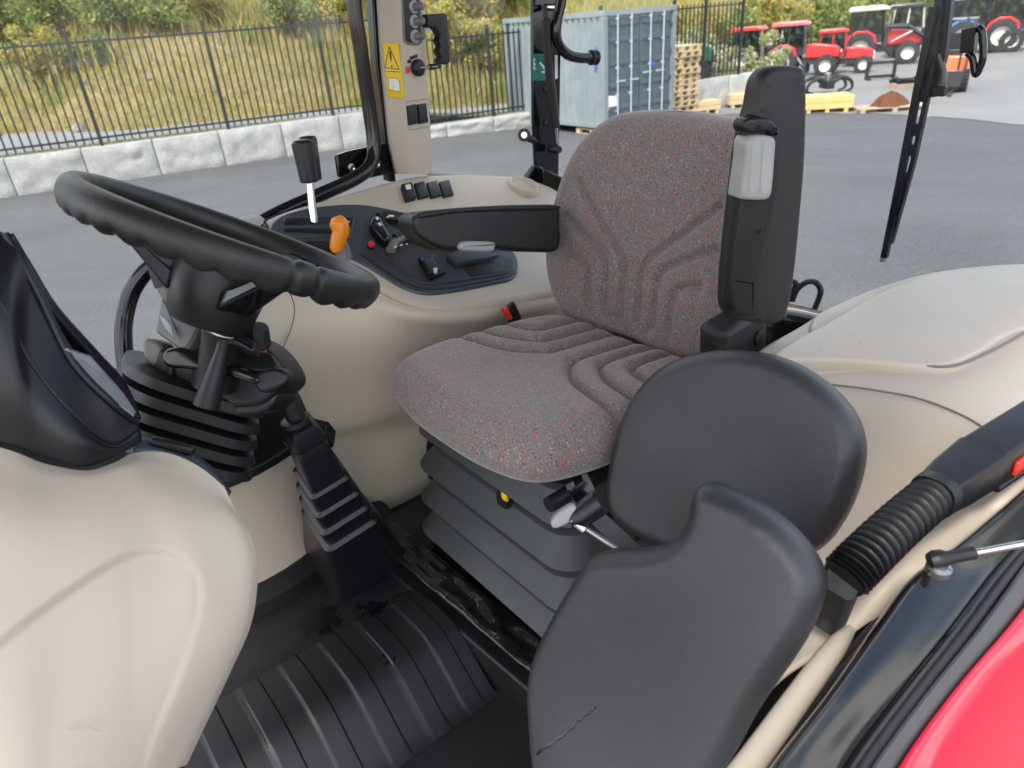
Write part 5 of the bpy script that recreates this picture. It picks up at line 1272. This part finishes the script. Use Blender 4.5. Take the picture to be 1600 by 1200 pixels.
# lowered far armrest
ffr = frame(Pl(750, 355, 1.02), BV, nrm(-RV*.97-BV*.1+ZV*.2))
ar2 = pad('lowered_armrest', [(645, 352), (645, 340), (660, 331), (700, 327), (760, 323), (820, 321), (872, 321), (877, 350), (874, 390), (840, 394), (790, 391), (764, 385), (746, 382), (728, 390), (704, 392), (676, 384), (654, 368)], ffr, m_black, seat, r=.010, thick=.06, rnd=3, step=.006)
plate('armrest_pad', [(650, 342), (652, 335), (664, 330), (720, 324), (800, 320), (870, 320), (874, 328), (800, 330), (720, 333), (672, 340)], ffr, .003, m_soft, ar2, r=.006, spl=6, down=.074)
plate('adjuster_grip', [(718, 387), (726, 377), (772, 378), (775, 386), (768, 393), (728, 392)], ffr, .010, m_grey, ar2, r=.006, spl=5)
# seat pan, suspension bellows
lo = []
def bel(z, gl_, gb, bulge=0):
    p = rrect(2*gl_, 2*gb, .055, 6); return [T(SL-.02+x, .735+y, z) for x, y in p]
zt = 1.725; tiers = 4; th_ = (zt-1.41)/tiers
bl = loft('suspension_bellows', [bel(1.735, .145, .145), bel(1.402, .155, .155)], m_drub, seat, 32)  # inner core coloured darker than the folds, painting the shadow in their gaps
for k in range(tiers):
    z = zt-k*th_; g = .006*k
    loft('bellows_fold', [bel(z+.001, .188+g, .188+g), bel(z-.005, .198+g, .198+g), bel(z-th_*.28, .206+g, .206+g), bel(z-th_*.52, .219+g, .219+g), bel(z-th_*.58, .222+g, .222+g), bel(z-th_*.66, .217+g, .217+g), bel(z-th_*.68, .155+g, .155+g)], m_rub, bl, 32)
pan = loft('seat_pan', [bel(1.722, .185, .19), bel(1.755, .20, .205), bel(1.765, .195, .20)], m_black, seat, 30)
fx = T(SL-.02, .735-.208, 1.70)
for k in (-.10, .06): lathe('rivet', [(.007, 0), (.006, .004), (0, .005)], T(SL+k+.0, .735-.2, 1.74), -BV, m_black, pan, 12)
wi = MB().box(Pb(789, 778, .528), (RV, BV, nrm(ZV)), (.026, .02, .030)).ob('weight_indicator', m_black, bl, bevel=.004)
MB().box(Pb(789, 775, .517), (RV, BV, nrm(ZV)), (.014, .006, .016)).ob('indicator_window', m_yel, wi, bevel=.002)
# rails and levers at the near side under the cushion
tube('slide_rail', [Pb(842, 772, .56), Pb(868, 792, .56)], .0075, m_black, pan, 12)
tube('slide_rail', [T(.60, .50, 1.735), T(.60, .85, 1.735)], .012, m_black, pan, 12)
tube('side_tube', [Pb(690, 665, .60), Pb(678, 680, .60), Pb(673, 700, .60), Pb(676, 745, .60)], .010, m_black, seat, 12, spl=5)
plate('belt_anchor', [(886, 768), (884, 758), (896, 752), (900, 762), (912, 752), (908, 742), (918, 740), (932, 768), (926, 790), (904, 792)], frame(Pd(908, 768, .86), CR, -f0), .002, m_gloss, seat, r=.001, down=.002)
hv = plate('release_lever', [(862, 815), (868, 806), (890, 790), (900, 790), (902, 804), (888, 818), (870, 826), (862, 824)], frame(Pd(880, 808, .80), CR, -f0), .008, m_grey, seat, r=.003, spl=4, down=.006, N=70)
tube('belt_stalk', [Pd(935, 785, .80), Pd(905, 808, .80), Pd(890, 815, .80)], [.016, .014, .009], m_pod, seat, 14)
tube('stalk_pin', [Pd(893, 812, .795), Pd(912, 828, .795)], .005, m_chrome, seat, 10)
tube('seat_strut', [Pd(915, 825, .80), Pd(980, 868, .78)], .004, m_steel, seat, 10)
plate('belt_webbing', [(918, 812), (940, 798), (1010, 862), (985, 874)], frame(Pd(960, 840, .83), CR, -f0), .001, m_belt, seat, r=.0005, down=.001)

# ================================================================== FOLDED PASSENGER SEAT
pas = thing('passenger_seat', Pd(1000, 1150, .66), 'folded black vinyl passenger seat of two thick pads beside the left fender', 'seat')
p1 = frame(Pd(1130, 700, .86), -RV, nrm(-BV*.88-RV*.12+ZV*.40))
pad('backrest_pad', [(934, 772), (940, 722), (955, 664), (980, 612), (1026, 568), (1100, 546), (1180, 550), (1252, 580), (1312, 634), (1336, 692), (1330, 755), (1300, 825), (1250, 872), (1120, 890), (1010, 858), (948, 816)], p1, m_vinyl, pas, r=.032, thick=.035, dish=.010, dw=.05)
p2 = frame(Pd(1050, 980, .66), -RV, nrm(-BV*.86-RV*.16+ZV*.42))
pad('seat_pad', [(810, 1150), (808, 1070), (828, 1005), (878, 915), (914, 871), (985, 866), (1034, 851), (1060, 818), (1066, 774), (1084, 757), (1120, 768), (1190, 808), (1240, 855), (1270, 905), (1272, 945), (1240, 1020), (1165, 1130), (1090, 1250), (960, 1330), (850, 1300), (818, 1220)], p2, m_vinyl, pas, r=.030, thick=.030, dish=.014, dw=.05)
tube('pad_hinge', [Pd(1000, 900, .80), Pd(1100, 960, .78)], .012, m_black, pas, 12)

# ================================================================== STEERING
wc = Pd(364, 377, .82); tt = math.radians(31)
wn = nrm(ZV*math.cos(tt)+BV*math.sin(tt)-RV*.03)
wa = nrm(RV-wn*(RV@wn)); wb = np.cross(wn, wa)
wheel = thing('steering_wheel', wc, 'black padded steering wheel with finger bumps, tilted above the control column', 'steering wheel')
WR = .168; vs = []; fs = []; NS, NP = 360, 22
for i in range(NS):
    a = 2*math.pi*i/NS; er = wa*math.cos(a)+wb*math.sin(a)
    u_ = i/NS; q = (a/(2*math.pi)*4) % 1
    bumps = .0058*(abs(math.sin(a*16))-.2)
    seam = 0
    for s0 in (.0,):
        for ds in (-.0125, .0125):
            seam = max(seam, math.exp(-(((u_-(.515)+ds+.5+s0) % 1-.5)/.0035)**2))
    inseg = abs(((u_-.515+.5) % 1)-.5) < .0125
    for k in range(NP):
        t = 2*math.pi*k/NP; cx, cy = math.cos(t), math.sin(t)
        rx, ry = .0142, .0180
        x = cx*rx; y = cy*ry
        if cy < -.45 and not inseg: y -= bumps*(-cy-.45)/.55
        m_ = 1-.16*seam+(.05 if inseg else 0)
        vs.append(wc+er*(WR+x*m_)+wn*y*m_)
for i in range(NS):
    for k in range(NP): fs.append((i*NP+k, i*NP+(k+1) % NP, ((i+1) % NS)*NP+(k+1) % NP, ((i+1) % NS)*NP+k))
obj('wheel_rim', vs, fs, plastic('wheel_grip', (.016, .015, .0145), .38, 650, .5, .12, gdist=.0010), wheel, 60)
hubc = wc-wn*.065
for a in (.515, .18, .85):
    er = wa*math.cos(2*math.pi*a)+wb*math.sin(2*math.pi*a)
    s_ = nrm(np.cross(wn, er))
    loft('wheel_spoke', [[wc+er*r_+wn*h+s_*x*w+wn*y*tk for x, y in ((-1, -1), (1, -1), (1, 1), (-1, 1))] for r_, h, w, tk in ((.165, -.003, .013, .006), (.12, -.020, .015, .007), (.075, -.05, .020, .009), (.05, -.065, .022, .012))], m_gloss if a == .515 else m_black, wheel, mods=[('BEVEL', dict(width=.003, segments=2))])
lathe('wheel_hub', [(.0, -.105), (.044, -.105), (.050, -.098), (.056, -.055), (.054, -.03), (.046, -.022), (0, -.02)], wc, wn, m_black, wheel, 40)

col = thing('steering_column', T(1.02, .15, 1.66), 'black steering column with ribbed rubber boot, stalk switches and control clusters', 'steering column')
ca = nrm(Pd(296, 700, .98)-Pd(345, 520, .90))
tube('column_shaft', [Pd(356, 492, .85), Pd(348, 540, .88), Pd(335, 600, .90)], [.030, .026, .03], m_drub, col, 20)
lathe('shaft_collar', [(.032, -.006), (.036, 0), (.034, .006)], Pd(352, 506, .865), -ca, m_steel, col, 24)
# ribbed boot
rt = math.radians(38); bz = nrm(ZV*math.cos(rt)+BV*math.sin(rt)); bx = BV*math.cos(rt)-ZV*math.sin(rt)-RV*.22
bx = nrm(bx-bz*(bx@bz)); by = np.cross(bz, bx)
B0, B1 = Pd(306, 590, .945), Pd(284, 712, 1.00)
loops = []; NB = 5
def brect(c, w, g): return [c+bx*x+by*y for x, y in rrect(2*(w+g), 2*(w*.80+g), .050, 7)]
for k in range(NB):
    for t, g in ((0, -.014), (.05, .004), (.10, .010), (.62, .013), (.70, .009), (.74, -.012), (.96, -.016)):
        q = (k+t)/NB; loops.append(brect(B0*(1-q)+B1*q, .080+.006*q, g))
loops.append(brect(B1, .075, 0))
boot = loft('column_boot', loops, plastic('boot_rubber', (.017, .017, .019), .42, 300, .25, .2), col, 32)
# olive-grey switch box
def pbox(name, pts, d, depth, mat, par, r=.004, back=None, spl=0):
    fr = frame(Pd(sum(p[0] for p in pts)/len(pts), sum(p[1] for p in pts)/len(pts), d), CR, -f0 if back is None else back)
    return plate(name, pts, fr, 0, mat, par, r=r, down=depth, spl=spl)
m_olive = plastic('olive_grey_plastic', (.085, .085, .075), .4, 700, .3)
nb = nrm(-f0*.7-CR*.35+ZV*.5)
bxx = pbox('switch_box', [(250, 466), (258, 463), (314, 486), (318, 500), (290, 546), (282, 548), (242, 518), (243, 508)], .90, .07, m_olive, col, r=.006, back=nb)
plate('box_badge', [(249, 493), (257, 497), (268, 510), (270, 526), (258, 512)], frame(Pd(266, 505, .8925), CR, nb), .0008, m_grey, bxx, r=.0002)
tube('column_stalk', [Pd(300, 480, .91), Pd(272, 462, .905), Pd(256, 432, .90), Pd(246, 400, .895), Pd(243, 380, .89)], [.013, .0135, .0145, .0135, .012], m_mgrey, col, 16, spl=5)
tube('stalk_grip', [Pd(262, 446, .903), Pd(252, 418, .897), Pd(246, 396, .89)], [.016, .016, .015], m_black, col, 16, spl=4)
# head of the boot: control cluster
cl_n = nrm(-f0*.75+ZV*.55-CR*.05)
head = pbox('control_head', [(262, 566), (276, 540), (290, 526), (312, 518), (350, 516), (395, 528), (426, 552), (446, 584), (446, 602), (430, 616), (404, 634), (350, 636), (300, 618), (270, 594)], .905, .085, m_drub, col, r=.010, spl=5)
pbox('head_band', [(266, 590), (300, 604), (350, 616), (410, 612), (432, 612), (428, 632), (400, 648), (340, 646), (290, 628), (264, 606)], .912, .08, m_black, col, r=.006, spl=5)
pbox('cluster_ridge', [(282, 552), (285, 532), (298, 523), (318, 524), (328, 546), (338, 534), (344, 534), (344, 562), (300, 564)], .888, .03, m_black, col, r=.004, back=cl_n)
pbox('cluster_ridge', [(366, 566), (368, 552), (380, 546), (388, 552), (396, 541), (424, 552), (434, 572), (420, 582), (380, 578)], .886, .03, m_black, col, r=.004, back=cl_n)
for p in ([(322, 524), (334, 521), (338, 527), (326, 531)], [(398, 544), (414, 544), (415, 548), (399, 548)]):
    pbox('red_legend', p, .872, .004, m_redpl, col, r=.0004, back=cl_n)
lathe('rotary_knob', [(.014, 0), (.0165, .004), (.0155, .026), (.012, .030), (0, .030)], Pd(404, 542, .875), nrm(ZV+.15*CR), m_black, col, 8, 20)
tube('tilt_lever', [Pd(322, 634, .862), Pd(334, 594, .858), Pd(346, 552, .852), Pd(352, 530, .850)], [.0165, .013, .0085, .010], m_black, col, 12, spl=4)
pbox('tilt_handle', [(340, 518), (346, 512), (366, 515), (394, 530), (398, 540), (392, 548), (368, 537), (344, 533)], .842, .018, m_black, col, r=.005, spl=5, back=cl_n)
pbox('shuttle_lever', [(252, 556), (258, 545), (282, 542), (306, 553), (330, 560), (366, 572), (402, 586), (398, 601), (330, 582), (290, 576), (262, 574), (253, 566)], .868, .018, m_gloss, col, r=.006, spl=6)
pbox('shuttle_end', [(398, 584), (426, 574), (446, 582), (446, 600), (412, 614), (398, 604)], .872, .03, m_drub, col, r=.006, spl=4)
# side paddles of the boot
pbox('paddle_switch', [(221, 536), (228, 528), (246, 534), (254, 546), (250, 570), (236, 572), (224, 560)], .90, .035, m_mgrey, col, r=.006, spl=4)
pbox('paddle_shell', [(236, 556), (246, 543), (262, 546), (272, 566), (266, 592), (246, 588), (236, 574)], .90, .05, m_black, col, r=.008, spl=4)
# black base housing between column and pedestal
loft('column_base', [elip((1.355, .21), .20, .235, ZB), elip((1.355, .21), .222, .262, ZB+.004), elip((1.355, .21), .222, .262, ZB+.018), elip((1.35, .21), .214, .252, ZB+.022), elip((1.32, .19), .20, .23, ZB+.11), elip((1.25, .16), .17, .18, ZB+.18), elip((1.12, .14), .13, .13, ZB+.24)], m_black, col, 30)
pbox('base_wing', [(440, 640), (512, 658), (508, 684), (455, 700), (440, 690)], 1.10, .05, m_drub, col, r=.004, back=nrm(-f0+.6*ZV))

# ---- lever with rubber gaiter beside the pedestal
gt = thing('gear_lever', Pz(560, 900, FLOOR), 'black lever with tall stepped rubber gaiter standing on the floor beside the pedestal', 'lever')
g0, g1 = Pd(470, 668, 1.02), Pz(566, 884, FLOOR+.02)
ga = nrm(g1-g0); gx = nrm(BV-ga*(BV@ga)); gy = np.cross(ga, gx); gL = np.linalg.norm(g1-g0)
def gsec(q, w, w2=None):
    c = g0+ga*gL*q; p = rrect(2*w, 2*(w2 or w), w*.25, 4); return [c+gx*x+gy*y for x, y in p]
lo = [gsec(-.02, .016), gsec(.0, .022), gsec(.04, .026), gsec(.06, .021), gsec(.08, .026)]
for q, w in ((.24, .035), (.335, .041), (.43, .047), (.525, .053)):
    lo += [gsec(q-.004, w*.86), gsec(q+.004, w*.90), gsec(q+.012, w*1.05), gsec(q+.022, w*1.07)]
lo += [gsec(.60, .060), gsec(.92, .090), gsec(.93, .103), gsec(.985, .108), gsec(.99, .118), gsec(1.04, .122)]
loft('gaiter', lo, m_pod, gt, 24)
s1 = Pd(437, 596, .98)
tube('lever_shaft', [s1-(g0-s1)*.2, s1, s1*.5+g0*.5, g0+ga*.01], [.010, .011, .0145, .0145], m_drub, gt, 16)
lathe('clamp_nut', [(.016, -.006), (.021, -.004), (.021, .004), (.016, .007)], Pd(461, 658, 1.015), nrm(g0-s1), m_black, gt, 12)

# ---- levers on the console
def on(x, y, h=0): return Pp(x, y, cfr[0], cn)+cn*h
lv = thing('chrome_lever', on(492, 352), 'chrome lever with twin black cylindrical knobs rising from the console gate', 'lever')
e0 = on(491, 352); d0 = (e0-CC)@f0
e1 = Pd(484, 285, d0-.02)
tube('lever_rod', [e0-(e1-e0)*.1, e1], [.0095, .007], m_chrome, lv, 14)
k1 = Pd(472, 219, d0-.05); kd = nrm(k1-e1)
lathe('lever_knob', [(0, 0), (.016, 0), (.019, .003), (.0225, np.linalg.norm(k1-e1)-.006), (.017, np.linalg.norm(k1-e1)), (0, np.linalg.norm(k1-e1)+.002)], e1, kd, m_pod, lv, 24)
e2 = Pd(492, 282, d0+.02); k2 = Pd(480, 213, d0-.01)
lathe('lever_knob', [(0, 0), (.013, 0), (.015, .003), (.0185, np.linalg.norm(k2-e2)-.006), (.015, np.linalg.norm(k2-e2)), (0, np.linalg.norm(k2-e2)+.002)], e2, nrm(k2-e2), m_pod, lv, 24)
ov = thing('orange_lever', on(535, 398), 'short lever with bright orange knob and grey sleeve on the side console', 'lever')
o0 = on(536, 402); dd = (o0-CC)@f0
tube('lever_sleeve', [o0, Pd(534, 385, dd-.01), Pd(531, 372, dd-.02)], [.020, .015, .010], m_mgrey, ov, 14)
tube('orange_knob', [Pd(525, 392, dd-.028), Pd(525, 389, dd-.030), Pd(528, 376, dd-.033), Pd(532, 364, dd-.036), Pd(531, 354, dd-.038), Pd(527, 346, dd-.040), Pd(524, 341.5, dd-.041), Pd(523.5, 340.5, dd-.041)], [.006, .0125, .0150, .0165, .0180, .0172, .011, .002], m_orange, ov, 18, spl=5)
gv = thing('selector_lever', on(390, 385), 'round black gear knob with silver top behind the steering wheel', 'lever')
gc = Pd(389, 352, 1.2)
lathe('knob_body', [(.012, -.06), (.018, -.045), (.030, -.025), (.032, -.008), (.029, .002), (.026, .004)], gc, nrm(ZV-.3*f0), m_gloss, gv, 28)
lathe('knob_cap', [(.027, .003), (.025, .008), (.012, .011), (0, .0115)], gc, nrm(ZV-.3*f0), m_grey, gv, 28)

# ---- rear wiper
wp = thing('rear_wiper', Pr(1382, 402), 'black windscreen wiper hanging down the outside of the rear glass', 'wiper')
wn_ = nrm(BV)
def wpt(x, y, d=.02): return Pr(x, y, d)
def bar(name, pts, w, t, mat, par, dd=.02):
    P = [wpt(x, y, dd) for x, y in pts]; mb = MB()
    vs, fs = tube_g(P, 1.0, 4, True, BV, [(-w, -t), (w, -t), (w, t), (-w, t)]); return obj(name, vs, fs, mat, par, 30)
bar('wiper_blade', [(1460, 10), (1432, 150), (1405, 290), (1382, 402)], .007, .006, m_drub, wp, .01)
bar('blade_spine', [(1478, -60), (1456, 120), (1428, 250), (1392, 380)], .0045, .007, m_black, wp, .02)
bar('wiper_arm', [(1492, -120), (1476, 0), (1466, 90), (1450, 150)], .016, .008, m_black, wp, .035)
for a, b in (((1440, 205), (1424, 200)), ((1432, 236), (1416, 232)), ((1420, 280), (1408, 276)), ((1450, 150), (1434, 148)), ((1455, 100), (1444, 98)), ((1408, 330), (1398, 328))):
    bar('blade_bracket', [a, b], .012, .006, m_black, wp, .016)
tube('washer_hose', [wpt(1466, 85, .03), wpt(1474, 108, .03), wpt(1474, 128, .03), wpt(1466, 140, .03)], .006, m_mgrey, wp, 10, spl=5)
MB().box(wpt(1463, 142, .03), (RV, BV, ZV), (.04, .02, .02)).ob('arm_clip', m_black, wp, bevel=.003)
lathe('blade_tip', [(.008, 0), (.008, .01), (0, .012)], wpt(1381, 402, .01), -ZV, m_grey, wp, 10)
# window latch
lt = thing('window_latch', Pr(1520, 100), 'black window latch with clear handle plate fixed to the rear glass', 'latch')
bar('latch_bar', [(1516, 44), (1513, 82)], .012, .008, m_gloss, lt, -.02)
P = [wpt(x, y, -.02) for x, y in [(1512, 82), (1520, 92), (1524, 116), (1530, 108), (1536, 88), (1535, 52), (1528, 42)]]
tube('latch_handle', P, .0065, m_gloss, lt, 10, spl=5)
obj('latch_plate', [wpt(x, y, -.02) for x, y in [(1516, 44), (1527, 44), (1534, 55), (1534, 86), (1529, 104), (1523, 110), (1519, 92), (1513, 84)]], [tuple(range(8))], m_glass, lt, False)
# hooped hydraulic hoses behind the rear glass
for k, pts in enumerate(([(1238, 470), (1246, 452), (1260, 441), (1274, 441), (1282, 452), (1280, 465), (1273, 482)], [(1232, 470), (1240, 452), (1244, 444), (1238, 440), (1228, 446)])):
    hh_ = obj('hydraulic_hose', *tube_g(cr([Pb(x, y, 1.75) for x, y in pts], 6), .008, 10), m_drub)
    tag(hh_, ['black hydraulic hose bent in a round hoop behind the rear window', 'short black hydraulic hose beside the hoop, half hidden by the raised armrest'][k], 'hose', 'hydraulic hoses behind the rear window')

# ---- water marks and drops
pad2 = next(o for o in pas.children if o.name.startswith('seat_pad'))
m_wet = plastic('water_streak', (.006, .006, .007), .12, 0)
for pts, w in (([(830, 1184), (842, 1174), (862, 1160), (884, 1144), (900, 1128), (914, 1116), (930, 1104)], .0028),):
    P = [surf(pad2, x, y) for x, y in pts]
    n_ = P[0][1]; prof = [(math.cos(t)*1.0, math.sin(t)*.22) for t in [2*math.pi*k/10 for k in range(10)]]
    vs, fs = tube_g(cr([p for p, _ in P], 4), [w*(.35+.65*abs(math.sin(1.3+k*.9))) for k in range(4*(len(pts)-1)+1)], 10, True, n_, prof)
    obj('water_streak', vs, fs, m_wet, pad2)
m_drop = NT('water_drop'); m_drop.set(Base_Color=(.8, .82, .84), Roughness=.05, Transmission_Weight=.85, IOR=1.33); m_drop = m_drop.m
def drops(par, spots, r0_):
    random.seed(11)
    bm = bmesh.new(); bmesh.ops.create_icosphere(bm, subdivisions=2, radius=1.)
    me = bpy.data.meshes.new('water_drop'); bm.to_mesh(me); bm.free(); me.materials.append(m_drop); me.polygons.foreach_set('use_smooth', [True]*len(me.polygons))
    for x, y in spots:
        p, n_ = surf(par, x, y); o = bpy.data.objects.new('water_drop', me); link(o, par); r_ = r0_*random.uniform(.6, 1.5)
        o.location = p-WO[par.name]; o.rotation_euler = Vector(n_).to_track_quat('Z', 'Y').to_euler(); o.scale = (r_, r_*random.uniform(.8, 1.6), r_*.45)
drops(lid, [(1238, 548), (1262, 540), (1270, 538), (1300, 536), (1330, 522), (1385, 515), (1450, 483), (1315, 525), (1345, 535), (1282, 545), (1410, 500), (1292, 528)], .0011)
